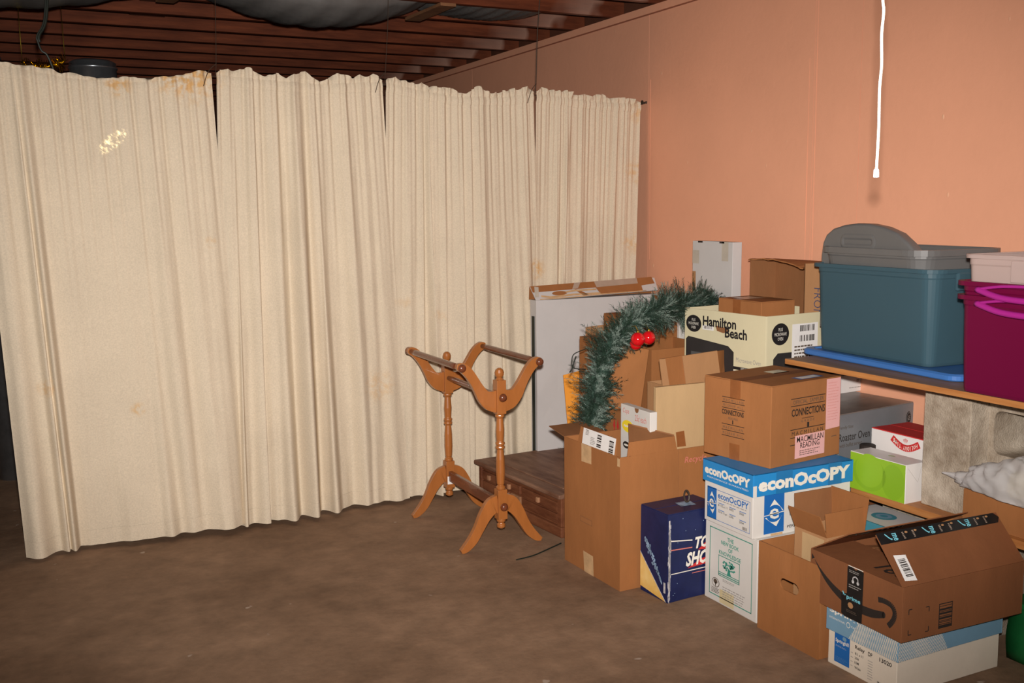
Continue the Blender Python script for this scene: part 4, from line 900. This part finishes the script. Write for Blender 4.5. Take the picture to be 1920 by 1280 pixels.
# ================================================================ block and plank shelving
PX, PZ0, PZ1 = 2.70, .886, .907
LX, LZ0, LZ1 = 2.845, .402, .429
t = thing('shelf_plank', 'upper orange brown wooden shelf plank under the storage totes', 'shelf', (PX, 2.4, PZ0), 0, 'planks of the shelving')
b = BM(); box(b, PX, PX+.52, 1.3, 3.062, PZ0, PZ1)
for f in b.faces:
    if abs(f.normal.z) > .5: f.material_index = 1
b.normal_update()
for f in b.faces: f.material_index = 1 if abs(f.normal.z) > .5 else 0
obj('board', b, ['plank', 'plank_face'], t, True, bevel=.002)
t = thing('shelf_plank', 'lower orange brown wooden shelf plank under the lime green box', 'shelf', (LX, 2.2, LZ0), 0, 'planks of the shelving')
b = BM(); box(b, LX, LX+.42, 1.3, 2.842, LZ0, LZ1); obj('board', b, ['plank'], t, True, bevel=.002)
def cinder(label, X, Y, Z, solid, H=.407, group=None, D=.30):
    t = thing('concrete_block', label, 'block', (X, Y, Z), 0, 'concrete blocks of the shelving')
    Wd = .196; bm = BM()
    if solid: box(bm, 0, D, 0, Wd, 0, H); bmesh.ops.subdivide_edges(bm, edges=bm.edges[:], cuts=5, use_grid_fill=True)
    else:
        cu = bpy.data.curves.new('c', 'CURVE'); cu.dimensions = '2D'; cu.fill_mode = 'BOTH'; cu.extrude = .10
        def rrect(x0, x1, y0, y1, r, n=4):
            P = []
            for cx, cy, a0 in ((x1-r, y1-r, 0), (x0+r, y1-r, PI/2), (x0+r, y0+r, PI), (x1-r, y0+r, 1.5*PI)):
                for i in range(n+1): a = a0+PI/2*i/n; P.append((cx+r*math.cos(a), cy+r*math.sin(a)))
            return P
        for pts in (rrect(0, Wd, 0, H, .004), rrect(.036, Wd-.022, .035, H/2-.018, .03), rrect(.036, Wd-.022, H/2+.018, H-.035, .03)):
            sp = cu.splines.new('POLY'); sp.points.add(len(pts)-1); sp.use_cyclic_u = True
            for q_, (a, b) in zip(sp.points, pts): q_.co = (a, b, 0, 1)
        ob = bpy.data.objects.new('c', cu); me = bpy.data.meshes.new_from_object(ob)
        for v in me.vertices: v.co = Vector((.10+v.co.z, v.co.x, v.co.y))
        bm.from_mesh(me); bpy.data.meshes.remove(me); bpy.data.objects.remove(ob); bpy.data.curves.remove(cu)
        box(bm, .192, .20, .002, Wd-.002, .002, H-.002)
    if solid: wobble(bm, .0025, 14, 3)
    obj('body', bm, 'concrete_block', t, bevel=.003 if solid else 0)
cinder('stained gray concrete block with flat face holding up the upper plank', 2.900, 2.361, LZ1, True, H=PZ0-LZ1, D=.155)
cinder('hollow concrete block on end beside the flat faced block, behind the plastic bag', 2.985, 2.162, LZ1, False)
t = thing('concrete_block', 'concrete block on the floor carrying the lower plank, hidden behind the cartons', 'block', (2.95, 2.30, 0), 0, 'concrete blocks of the shelving')
b = BM(); box(b, 0, .26, 0, .2, 0, LZ0); obj('body', b, 'concrete_block', t, bevel=.004)
t = thing('concrete_block', 'concrete block under the left end of the lower plank, in shadow', 'block', (2.99, 2.62, 0), 0, 'concrete blocks of the shelving')
b = BM(); box(b, 0, .25, 0, .2, 0, LZ0); obj('body', b, 'concrete_block', t, bevel=.004)

# things on the lower plank
gx, gy = 2.843, 2.577
gD, gW, gH = .105, .262, .143
t = closed('gift_box', 'white box with lime green front at the left end of the lower plank', 'box', (gx, gy, LZ1), math.radians(1.5), gD, gW, gH, 'white_gloss', 2, False)
pr = front(t, 'green_panel', gD, gW, gH, ['lime']); pr.rect(0.005, .005, .995, .985, 'lime'); pr.ell(.36, .52, .30, .46, 'lime_dark', 1, 32); pr.ell(.36, .60, .25, .44, 'lime', 2, 32); pr.ell(.79, .47, .20, .46, 'lime_dark', 1, 32); pr.done()
pr = end(t, 'fold_line', gD, gW, gH, ['ink_gray']); pr.strip([(.1, .9), (.6, .5), (.75, .9)], .008, 'ink_gray'); pr.done()
pr = top(t, 'printed_mark', gD, gW, gH, ['lime_dark']); pr.poly(((.5, .48), (.62, .40), (.66, .46), (.56, .52)), 'lime_dark'); pr.done()
h0, h1 = atx(1634, 802, 2.995), atx(1735, 823, 2.995)
t = closed('gift_box', 'white and dark red decoration box with red ribbon emblem, behind the green box', 'box', (2.995, 2.575, LZ1), 0, .20, h0.y-2.575, (h0.z+h1.z)/2-LZ1, 'white_gloss', 3, True, fm='red_ink', gap_axis='y')
gw, gh = h0.y-2.575, (h0.z+h1.z)/2-LZ1
pr = front(t, 'printed_emblem', .20, gw, gh, ['red_ink'])
arc = [(.46+.0*i, 0) for i in range(1)]
arc = [(.70-.30*math.cos(a), .80-.24*math.sin(a)*1.0) for a in [PI*i/12 for i in range(13)]]
av = lambda u: .90-.13*math.sin(PI*(u-.33)/.41)-.04*(u-.33)
pr.strip([(.33+.41*i/16, av(.33+.41*i/16)) for i in range(17)], .082, 'red_ink', 0)
for k, ch in enumerate('HOLIDAY TIME'):
    u = .705-.34*k/11
    if ch != ' ': pr.text(ch, u-(.004 if ch == 'I' else .0125), av(u)-.036, u+(.004 if ch == 'I' else .0125), av(u)+.036, 'print_white', 2, .02, flip=True)
for k in range(5): pr.poly(((.52+.008*k, .85), (.50+.016*k, .94-.01*abs(k-2)), (.51+.016*k, .94-.01*abs(k-2))), 'red_ink')
pr.done()
c0 = atx(1630, 845, 2.90)
t = thing('canister', 'white cylinder with dark lid between the roaster box and the decoration box', 'canister', (2.962, atx(1627, 830, 2.962).y, LZ1))
obj('body', lathe(BM(), [(.028, 0), (.029, .004), (.029, .125), (.028, .127)], (0, 0, 0), 20), 'white_gloss', t, smooth=False)
obj('lid', lathe(BM(), [(.0295, .124), (.0305, .126), (.0305, .142), (.027, .145)], (0, 0, 0), 20), 'ink', t)
# tall gray roaster box
r0, r1 = atz(1574, 778, .695), atz(1715, 753, .695)
ryaw = math.atan2(r1.y-r0.y, r1.x-r0.x)
rw = .33
rb = r0+Vector((.004, .004, 0))
rD = (r1-r0).length-.004
t = closed('oven_box', 'gray oven carton with purple stripe and round badge, behind the stack', 'box', (rb.x, rb.y, .380), ryaw, rD, rw, .315, 'gray_box', 5, True, fm='gray_box_top', gap_axis='x')
pr = end(t, 'printed_lettering', rD, rw, .315, ['ink']); pr.text('Family Size', .0, .80, .18, .85, 'ink_soft'); pr.text('Roaster Oven', .0, .655, .40, .755, 'ink', bold=.005); pr.text('with buffet server', .01, .58, .30, .63, 'ink_soft'); pr.done(); pr = end(t, 'printed_stripe', rD, rw, .315, ['purple']); pr.rect(.0, .22, .36, .29, 'purple'); pr.text('stainless steel', .03, .24, .25, .27, 'pink', 2); pr.done(); pr = end(t, 'printed_badge', rD, rw, .315, ['ink'])
pr.ell(.93, .80, .034, .085, 'ink'); pr.ell(.93, .80, .029, .072, 'gray_box', 2); pr.ell(.93, .80, .026, .065, 'ink', 3); pr.text('GE', .913, .77, .947, .83, 'ink_gray', 4, shear=.2); pr.done()
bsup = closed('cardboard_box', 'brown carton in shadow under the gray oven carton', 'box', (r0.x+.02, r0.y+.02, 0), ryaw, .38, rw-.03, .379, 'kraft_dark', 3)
w0 = atz(1625, 730, .697)
t = closed('card_box', 'flat glossy white box on the gray oven carton, under the upper plank', 'box', (w0.x-.215, w0.y-.01, .6955), math.radians(3), .215, .18, .075, 'white_gloss', 2, False)
pr = end(t, 'printed_lettering', .215, .18, .075, ['ink_gray']); pr.lines(.50, .2, .9, .3, 1, 'ink_gray', seed=1, fill=.5); pr.lines(.70, .55, .80, .7, 2, 'ink_soft', seed=5); pr.done()
# blue and white flat box low under the plank
u0, u1, u2 = atz(1640, 984, .36), atz(1722, 962, .36), atz(1600, 965, .36)
uy = math.atan2(u1.y-u0.y, u1.x-u0.x)
UH = .36
t = closed('carton', 'pale blue and white carton with teal seal, low under the lower plank', 'box', (2.742, 2.50, 0), 0, .19, .30, UH, 'teal', 5, False)
pr = top(t, 'printed_panel', .19, .30, UH, ['spring_blue']); pr.rect(.03, .03, .97, .97, 'white_gray'); pr.ell(.5, .55, .22, .16, 'teal', 1); pr.ell(.5, .55, .15, .10, 'spring_blue', 2); pr.ell(.5, .55, .07, .05, 'teal', 3); pr.done()

# right carton on the lower plank with a plastic bag on it
rx0 = atx(1805, 955, 2.87)
rH = atx(1806, 915, 2.87).z-LZ1
t = open_carton('cardboard_box', 'brown carton under the plastic bag at the right frame edge', 'box', (2.87, rx0.y-.44, LZ1), 0, .11, .44, rH, 'kraft')
def bag():
    bm = BM(); nu, nv = 120, 56; rr = random.Random(2); g = []
    c = Vector((2.885, 2.13, LZ1+rH+.037))
    for i in range(nu):
        a = 2*PI*i/nu; ring = []
        for j in range(nv+1):
            b_ = PI*j/nv
            rx, ry, rz = .095, .27, .155
            p = Vector((rx*math.sin(b_)*math.cos(a), ry*math.sin(b_)*math.sin(a), rz*math.cos(b_)))
            k = max(0, math.sin(b_)*math.sin(a))**5
            tt_ = (p.y+ry)/(2*ry); p.z *= (1.04-tt_)**.75*1.25; p.x *= (1.05-.80*tt_**2); p.x -= .02*tt_**3; p.y += .05*k
            n = NZ.noise(p*9)*.030-abs(NZ.noise(p*17+Vector((3, 1, 0))))*.030-abs(NZ.noise(p*38))*.014
            p *= 1+n/.16
            if p.z < -.025: p.z = -.025+(p.z+.025)*.10
            ring.append(bm.verts.new(c+p))
        g.append(ring)
    for i in range(nu):
        A, B = g[i], g[(i+1) % nu]
        for j in range(nv): bm.faces.new((A[j], B[j], B[j+1], A[j+1]))
    bmesh.ops.remove_doubles(bm, verts=bm.verts[:], dist=.0004)
    return bm
t = thing('plastic_bag', 'crumpled clear plastic bag stuffed with white things, on the right carton', 'bag', (2.885, 2.13, LZ1+rH))
obj('film', bag(), 'bag_film', t, True, smooth=True)
bm = BM(); bmesh.ops.create_icosphere(bm, subdivisions=4, radius=1)
for v in bm.verts: v.co = Vector((v.co.x*.055, v.co.y*.13, v.co.z*.065)); v.co += v.co.normalized()*NZ.noise(v.co*20)*.02; v.co += Vector((2.885, 2.06, LZ1+rH+.06))
obj('contents', bm, 'cream_card', t, True, smooth=True)

# ================================================================ totes on the upper plank
def rr_loop(L, Wd, r, n=6):
    P = []
    for cx, cy, a0 in ((L/2-r, Wd/2-r, 0), (-L/2+r, Wd/2-r, PI/2), (-L/2+r, -Wd/2+r, PI), (L/2-r, -Wd/2+r, 1.5*PI)):
        for i in range(n+1): a = a0+PI/2*i/n; P.append((cx+r*math.cos(a), cy+r*math.sin(a)))
    return P
def tub_bm(L, Wd, H, tap, r, lip=.018, liph=.014, th=.003):
    """L along x, Wd along y, origin at the bottom centre; tap = how much narrower the bottom is on each side"""
    bm = BM(); S = [(-tap, 0, 0), (-tap, .0, .006), (0, 0, H-.03), (0, 0, H), (lip, 0, H), (lip, 0, H-liph), (lip-th, 0, H-liph), (lip-th, 0, H-th), (lip-th, 0, H-th)]
    S = [(-tap-.012, 0), (-tap-.003, .004), (-tap, .014), (-tap*.5, H*.5), (-.003, H-.035), (.0, H-.03), (.0, H), (lip, H), (lip, H-liph), (lip-th, H-liph), (lip-th, H-th), (-th, H-th*1.5), (-th-.003, H-.035), (-tap*.5-th, H*.5), (-tap-th, .014), (-tap-.014, .006)]
    rings = [[bm.verts.new((x, y, z)) for x, y in rr_loop(L+2*o, Wd+2*o, r+max(-r*.5, o))] for o, z in S]
    n = len(rings[0])
    for A, B in zip(rings, rings[1:]):
        for i in range(n): bm.faces.new((A[i], A[(i+1) % n], B[(i+1) % n], B[i]))
    bm.faces.new(rings[0][::-1]); bm.faces.new(rings[-1]); return bm
# blue lid lying on the plank
t = thing('tote_lid', 'bright blue plastic tote lid lying flat under the blue tote', 'lid', (3.05, 2.73, PZ1), math.radians(-3))
bm = BM(); n0 = None; rings = []
for o, z in ((-.02, 0), (-.004, .002), (0, .006), (0, .02), (-.008, .026), (-.03, .026), (-.034, .020), (-.05, .020)):
    rings.append([bm.verts.new((x, y, z)) for x, y in rr_loop(.46+2*o, .80+2*o, .05+o*.5)])
for A, B in zip(rings, rings[1:]):
    for i in range(len(A)): bm.faces.new((A[i], A[(i+1) % len(A)], B[(i+1) % len(A)], B[i]))
bm.faces.new(rings[0][::-1]); bm.faces.new(rings[-1]); obj('panel', bm, 'blue_lid', t, smooth=False, bevel=0)
TZ = PZ1+.0205
t = thing('storage_tote', 'translucent blue plastic tote on the blue lid', 'tote', (3.06, 2.795, TZ), math.radians(-2))
obj('tub', tub_bm(.40, .60, .345, .018, .05), 'tote_blue', t, smooth=False)
for s in (1,):
    bm = BM(); box(bm, -.10, .10, -.32, -.303, .27, .335); obj('handle', bm, 'tote_blue', t, bevel=.006)
# gray bin nested in the blue one
GZ = TZ+.075
t = thing('storage_bin', 'dark gray plastic bin nested inside the blue tote', 'bin', (3.055, 2.80, GZ), math.radians(-4))
obj('tub', tub_bm(.39, .53, .335, .045, .07, .016, .022), 'gray_plastic', t, smooth=False)
# its lid standing inside: arched panel with a recess
t = thing('bin_lid', 'arched gray plastic lid standing upright in the gray bin', 'lid', (2.93, 2.86, GZ+.02), math.radians(-4))
def arch(w, h, n=20, k=.42):
    b0 = h*.70
    out = [(1.0, 0), (.985, .40), (.95, .64), (.88, .82), (.76, .94), (.62, 1.0), (.48, .985), (.34, .90), (.2, .72), (.09, .42), (.02, .15), (.0, 0)]
    return [(-w/2, 0), (w/2, 0)]+[(w*(u-.5), b0+(h-b0)*v) for u, v in out]
H0 = .395
cu = bpy.data.curves.new('c', 'CURVE'); cu.dimensions = '2D'; cu.fill_mode = 'BOTH'; cu.extrude = .014; cu.bevel_depth = .010; cu.bevel_resolution = 3
for pts in (arch(.50, H0, 24, .30),):
    sp = cu.splines.new('POLY'); sp.points.add(len(pts)-1); sp.use_cyclic_u = True
    for q_, (a, b) in zip(sp.points, pts): q_.co = (a, b, 0, 1)
ob = bpy.data.objects.new('c', cu); me = bpy.data.meshes.new_from_object(ob); bpy.data.objects.remove(ob); bpy.data.curves.remove(cu)
for v in me.vertices: v.co = Vector((v.co.z, v.co.x, v.co.y))
link('panel', me, 'gray_plastic', t)
bm = BM(); rings = []
for o, d in ((.012, -.0245), (.0, -.029), (-.006, -.026), (-.010, -.0245)):
    rings.append([bm.verts.new((d, y+.05, z+.335)) for y, z in rr_loop(.17+2*o, .035+2*o, .016+o)])
for A, B in zip(rings, rings[1:]):
    for i in range(len(A)): bm.faces.new((A[i], A[(i+1) % len(A)], B[(i+1) % len(A)], B[i]))
obj('grip_recess', bm, 'gray_plastic', t, smooth=True)
# magenta totes
MX, MY = 2.665, 2.255
def mag(label, z, dy):
    t = thing('storage_tote', label, 'tote', (MX+.24, MY-.31+dy, z), math.radians(-1), 'magenta totes nested on the upper plank')
    bm = tub_bm(.46, .60, .31, .012, .035); obj('tub', bm, 'tote_magenta', t, smooth=False)
    # arched handle on the front face
    xo = -.23-.026
    up_ = spline([(xo+.004, .215, .288), (xo, .12, .302), (xo-.002, 0, .306), (xo, -.12, .302), (xo+.004, -.215, .288)], 6)
    dn_ = spline([(xo+.004, .215, .288), (xo-.004, .12, .268), (xo-.006, 0, .264), (xo-.004, -.12, .268), (xo+.004, -.215, .288)], 6)
    bm = BM(); tube(bm, up_, .005, 8); tube(bm, dn_, .010, 8); obj('handle', bm, 'tote_handle', t, smooth=True)
    return t
mag('magenta plastic tote, lower of the two nested at the right frame edge', PZ1, 0)
mag('magenta plastic tote, upper of the two nested at the right frame edge', PZ1+.043, .0)
t = thing('storage_tote', 'clear frosted plastic tub nested in the top magenta tote', 'tote', (MX+.235, MY-.305, PZ1+.135), math.radians(-1))
bm = tub_bm(.425, .57, .30, .02, .03, .012, .012); obj('tub', bm, 'tote_clear', t, smooth=False)
bm = BM(); box(bm, -.2165, -.209, .04, .12, .22, .285); obj('moulded_rib', bm, 'tote_clear', t, bevel=.003)

# ================================================================ microwave carton and what is in it
ox, oy, oz = 2.775, 3.263, .72
oD, oW, oH = .44, .49, .328
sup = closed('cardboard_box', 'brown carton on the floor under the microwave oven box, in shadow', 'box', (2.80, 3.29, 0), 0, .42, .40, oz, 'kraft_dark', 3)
t = open_carton('oven_box', 'open cream carton with printed black microwave oven, behind the stack', 'box', (ox, oy, oz), math.radians(6), oD, oW, oH, 'cream_card')
pr = front(t, 'printed_lettering', oD, oW, oH, ['black_print'])
pr.ell(.12, .80, .10, .115, 'black_print', 0, 28); pr.text('PLUS\nMICROWAVE\nOVEN', .055, .73, .185, .87, 'print_white', 2)
pr.text('Hamilton', .24, .785, .655, .92, 'black_print', bold=.03); pr.text('Beach', .52, .665, .785, .80, 'black_print', bold=.03); pr.rect(.235, .735, .38, .80, 'paper'); pr.bars(.255, .75, .36, .79, 12, 'ink_soft')
pr.poly(((.40, .81), (.42, .74), (.50, .72), (.55, .74), (.56, .79)), 'kraft_inner_shade', 0)
pr.poly(((.02, -.1), (.02, .58), (.05, .62), (.56, .56), (.63, .49), (.63, -.1)), 'oven_dark'); pr.rect(.09, -.1, .40, .42, 'oven_glass', 1)
pr.text('Microwave Oven', .66, .37, .95, .43, 'ink_gray', 1); pr.rect(.63, .27, .98, .31, 'black_print'); pr.text('1000 WATTS', .72, .275, .85, .305, 'print_white', 2)
pr.rect(.63, -.1, .98, .26, 'print_white'); pr.ell(.69, .20, .045, .05, 'food_green', 1); pr.ell(.70, .14, .05, .05, 'food_red', 2); pr.ell(.66, .06, .06, .04, 'cyan', 2); pr.ell(.82, .16, .05, .06, 'food_tan', 1); pr.ell(.92, .14, .05, .05, 'food_red', 1); pr.ell(.93, .19, .04, .03, 'food_tan', 2); pr.done()
pr = end(t, 'printed_lettering', oD, oW, oH, ['black_print']); pr.ell(.19, .76, .115, .14, 'black_print', 0, 28); pr.text('PLUS\nMICROWAVE\nOVEN', .11, .68, .27, .84, 'print_white', 2); pr.poly(((.10, -.1), (.10, .45), (.16, .52), (1.0, .50), (1.0, -.1)), 'oven_dark'); pr.rect(.26, -.1, 1, .30, 'oven_glass', 1); pr.done()
pr = end(t, 'shipping_label', oD, oW, oH, ['paper']); pr.rect(.345, .36, .70, .87, 'paper', 2); pr.bars(.45, .77, .66, .85, 10, 'ink', 3); pr.bars(.45, .64, .66, .72, 12, 'ink', 3); pr.lines(.38, .38, .68, .60, 5, 'ink_soft', 3, 5, .45); pr.done()
# kraft box poking out
k0 = atz(1346, 541, 1.10)
kz = oz+.0055
t = closed('cardboard_box', 'small taped brown box standing in the cream microwave oven carton', 'box', (2.83, 3.36, kz), math.radians(3), .19, .27, .372, 'kraft_red', 5)
pr = front(t, 'packing_tape', .19, .27, .372, ['tape_brown']); pr.rect(.35, .6, .53, 1.0, 'tape_brown'); pr.ell(.82, .62, .12, .06, 'ink_soft'); pr.ell(.82, .62, .10, .05, 'kraft_red', 1); pr.done()
pr = top(t, 'packing_tape', .19, .27, .372, ['tape_clear']); pr.rect(.0, .47, 1, .65, 'tape_brown'); pr.rect(.2, .5, .75, .85, 'tape_clear', 1); pr.done()
# open carton with handwriting, behind
f0, f1 = atx(1407, 482, 3.04), atx(1510, 499, 3.04)
fw = f0.y-f1.y
t = thing('cardboard_box', 'torn open brown carton with FROM handwriting, behind the microwave oven carton', 'box', (3.04, f1.y, .7255))
FH = f0.z-.7255-.008; fd = .15
# lies on its side with the open mouth to the camera
bm = BM(); e_ = .005
box(bm, .0, fd, 0, e_, 0, FH-.005); box(bm, .0, fd, fw-e_, fw, 0, FH-.005); box(bm, fd-e_, fd, 0, fw, 0, FH-.005); box(bm, 0, fd, 0, fw, 0, e_)
obj('body', bm, 'kraft_inner_shade', t)  # shade inside the carton is put into the body's darker kraft
bm = BM(); box(bm, .0, fd, -.001, .003, 0, FH-.006); obj('side_panel', bm, 'kraft_tan', t)
bm = BM(); NS = 24; pa, pb = [], []
for i in range(NS+1):
    u = i/NS; j = .008*NZ.noise((u*9, 2, 0)); y = fw*(1-u)
    pa.append((-.012+j, y, FH+.012*math.sin(PI*u*.9)-.028*u**2+.006*NZ.noise((u*12, 0, 3)))); pb.append((fd, y, FH-.002))
va = [bm.verts.new(p) for p in pa]; vb = [bm.verts.new(p) for p in pb]; vc = [bm.verts.new((p[0], p[1], p[2]-.005)) for p in pa]; vd = [bm.verts.new((p[0], p[1], p[2]-.005)) for p in pb]
for i in range(NS):
    bm.faces.new((va[i], va[i+1], vb[i+1], vb[i])); bm.faces.new((vc[i], vd[i], vd[i+1], vc[i+1])); bm.faces.new((va[i], vc[i], vc[i+1], va[i+1]))
obj('torn_top', bm, 'kraft_red', t)
pr = Print(t, 'handwriting', (0, 0, 0), (fd, 0, 0), (0, 0, FH), ['ink_soft'])
pr.U, pr.V = Vector((0, 0, -.20)), Vector((fd, 0, 0)); pr.O = Vector((0.02, -.0015, FH-.10)); pr.N = Vector((0, -1, 0)); pr.asp = .2/fd; pr.text('FROM O', .05, .20, .95, .48, 'ink_blue', 1, -.01, .15); pr.done()
# white flat box upright against the wall
w0, w1 = atx(1299, 456, 3.12), atx(1374, 454, 3.12)
t = closed('card_box', 'tall flat white box with two pieces of tape, upright near the orange wall', 'box', (3.12, w1.y, 0), 0, .055, w0.y-w1.y, w1.z, 'white_gray', 3, False)
ww, wh = w0.y-w1.y, w1.z
for a_, n_, m_ in (((.0, .915, .17, .965), 'packing_tape', 'tape_clear'), ((.74, .93, .90, 1.0), 'packing_tape', 'tape_clear'), ((.0, .60, .09, .885), 'torn_strip', 'kraft_tan'), ((.14, .994, .26, 1), 'edge_slot', 'ink'), ((.68, .994, .8, 1), 'edge_slot', 'ink')): front(t, n_, .055, ww, wh).rect(*a_, m_).done()

# ================================================================ garland with ornaments
t = thing('garland', 'frosted green pine garland arching over the cartons', 'garland', (2.4, 3.9, .3))
gp = [aty(1100, 850, 3.84), aty(1108, 790, 3.84), aty(1117, 732, 3.82), aty(1127, 680, 3.80), aty(1155, 630, 3.78), aty(1200, 594, 3.76), aty(1252, 578, 3.80), aty(1302, 574, 3.94), aty(1345, 564, 4.08)]
GP = spline(gp, 14)
obj('branch_wire', tube(BM(), GP, .006, 6), 'wire_black', t, True)
V, F, MI = [], [], []
rr = random.Random(12)
def sprig(c, d, L, mi):
    d = d.normalized(); o1 = d.orthogonal().normalized(); o2 = d.cross(o1)
    nn = 34
    for i in range(nn):
        u = i/nn; b = c+d*L*u; a = rr.uniform(0, 2*PI); l = .021*(1-.3*u)*rr.uniform(.7, 1.2)
        n = (o1*math.cos(a)+o2*math.sin(a))*.85+d*.75; n.normalize(); s = n.cross(d).normalized()*.0015
        k = len(V); V.extend([b-s, b+s, b+n*l]); F.append((k, k+1, k+2)); MI.append(mi)
for i in range(len(GP)-1):
    p = GP[i]; tan = (GP[i+1]-p); tl = tan.length; tan.normalize(); o1 = tan.orthogonal().normalized(); o2 = tan.cross(o1)
    for k in range(max(9, int(tl/.0006))):
        a = rr.uniform(0, 2*PI); d = (o1*math.cos(a)+o2*math.sin(a))+tan*rr.uniform(-.2, .9)
        clus = NZ.noise(p*16+d*1.4); L = .128*(.74+.7*NZ.noise(p*11+d*1.1+Vector((5, 5, 5))))*rr.uniform(.6, 1.15)
        mi = 1 if clus > .08 and rr.random() < .8 else (2 if clus < -.12 or rr.random() < .25 else 0)
        sprig(p+tan*tl*rr.random(), d, L, mi)
me = bpy.data.meshes.new('needles'); me.from_pydata([tuple(v) for v in V], [], F); nd = link('needles', me, ['needle_a', 'needle_b', 'needle_c'], t, True); me.polygons.foreach_set('material_index', MI); nd['kind'] = 'stuff'
bm = BM(); tube(bm, spline([aty(1096, 655, 3.78), aty(1076, 664, 3.77), aty(1072, 680, 3.77), aty(1076, 690, 3.77), aty(1098, 692, 3.78)], 6), .0022, 6)
tube(bm, spline([aty(1080, 668, 3.77), aty(1076, 680, 3.765), aty(1072, 692, 3.77), aty(1068, 698, 3.77)], 5), .003, 6)
tube(bm, spline([aty(1290, 560, 3.9), aty(1300, 580, 3.88), aty(1296, 605, 3.86), aty(1290, 612, 3.86), aty(1298, 618, 3.88)], 6), .002, 6); obj('light_cord', bm, 'wire_black', t, True)
ob_c = [(1196, 636, 3.66, .031), (1216, 633, 3.69, .030), (1192, 645, 3.70, .026)]
for (x, y, Y, r_), lb in zip(ob_c, ('shiny red ball ornament, foremost of the three on the garland', 'shiny red ball ornament at the right of the garland trio', 'red ball ornament half hidden below the other two on the garland')):
    c = aty(x, y, Y); tt = thing('ornament', lb, 'ornament', c, 0, 'red balls on the garland')
    bm = BM(); bmesh.ops.create_uvsphere(bm, u_segments=24, v_segments=16, radius=r_); obj('ball', bm, 'ball', tt, smooth=True)
    obj('cap', lathe(BM(), [(.006, r_-.001), (.006, r_+.006), (.004, r_+.008)], (0, 0, 0), 10), 'gold', tt)
    obj('hook', tube(BM(), [(0, 0, r_+.006), (0, .02, r_+.025), (0, .05, r_+.02)], .0012, 5), 'gold', tt)

# ---- thin cord on the floor
bm = BM(); tube(bm, spline([atz(1052, 1018, .004), atz(1030, 1028, .004), atz(1000, 1041, .004), atz(968, 1049, .004)], 6), .003, 6)
tag(obj('floor_cord', bm, 'wire_black'), 'thin dark cord lying on the floor before the chest', 'cord')

# ---- sun fleck thrown on the curtain through a gap in the window covering
sp = bpy.data.lights.new('sun_fleck', 'SPOT'); sp.energy = 2600; sp.color = (1, .9, .55); sp.spot_size = math.radians(1.75); sp.spot_blend = .35; sp.shadow_soft_size = .001
so = bpy.data.objects.new('sun_fleck', sp); C.objects.link(so); so.location = (-1.6, .2, 1.35)
tg = aty(203, 266, 4.80); so.rotation_mode = 'QUATERNION'; so.rotation_quaternion = (tg-Vector(so.location)).to_track_quat('-Z', 'Y') @ Matrix.Rotation(math.radians(-48), 3, 'Z').to_quaternion()
sp.use_nodes = True; nt = sp.node_tree; em = nt.nodes['Emission']
g = nt.nodes.new('ShaderNodeNewGeometry'); n = nt.nodes.new('ShaderNodeTexNoise'); n.inputs['Scale'].default_value = 260; n.inputs['Detail'].default_value = 8; n.inputs['Roughness'].default_value = .8
m_ = nt.nodes.new('ShaderNodeMapRange'); m_.inputs[1].default_value = .5; m_.inputs[2].default_value = .6
tcn = nt.nodes.new('ShaderNodeTexCoord'); nt.links.new(tcn.outputs['Normal'], n.inputs['Vector']); nt.links.new(n.outputs[0], m_.inputs[0]); nt.links.new(m_.outputs[0], em.inputs['Strength'])
so.scale = (.42, 1.0, 1)
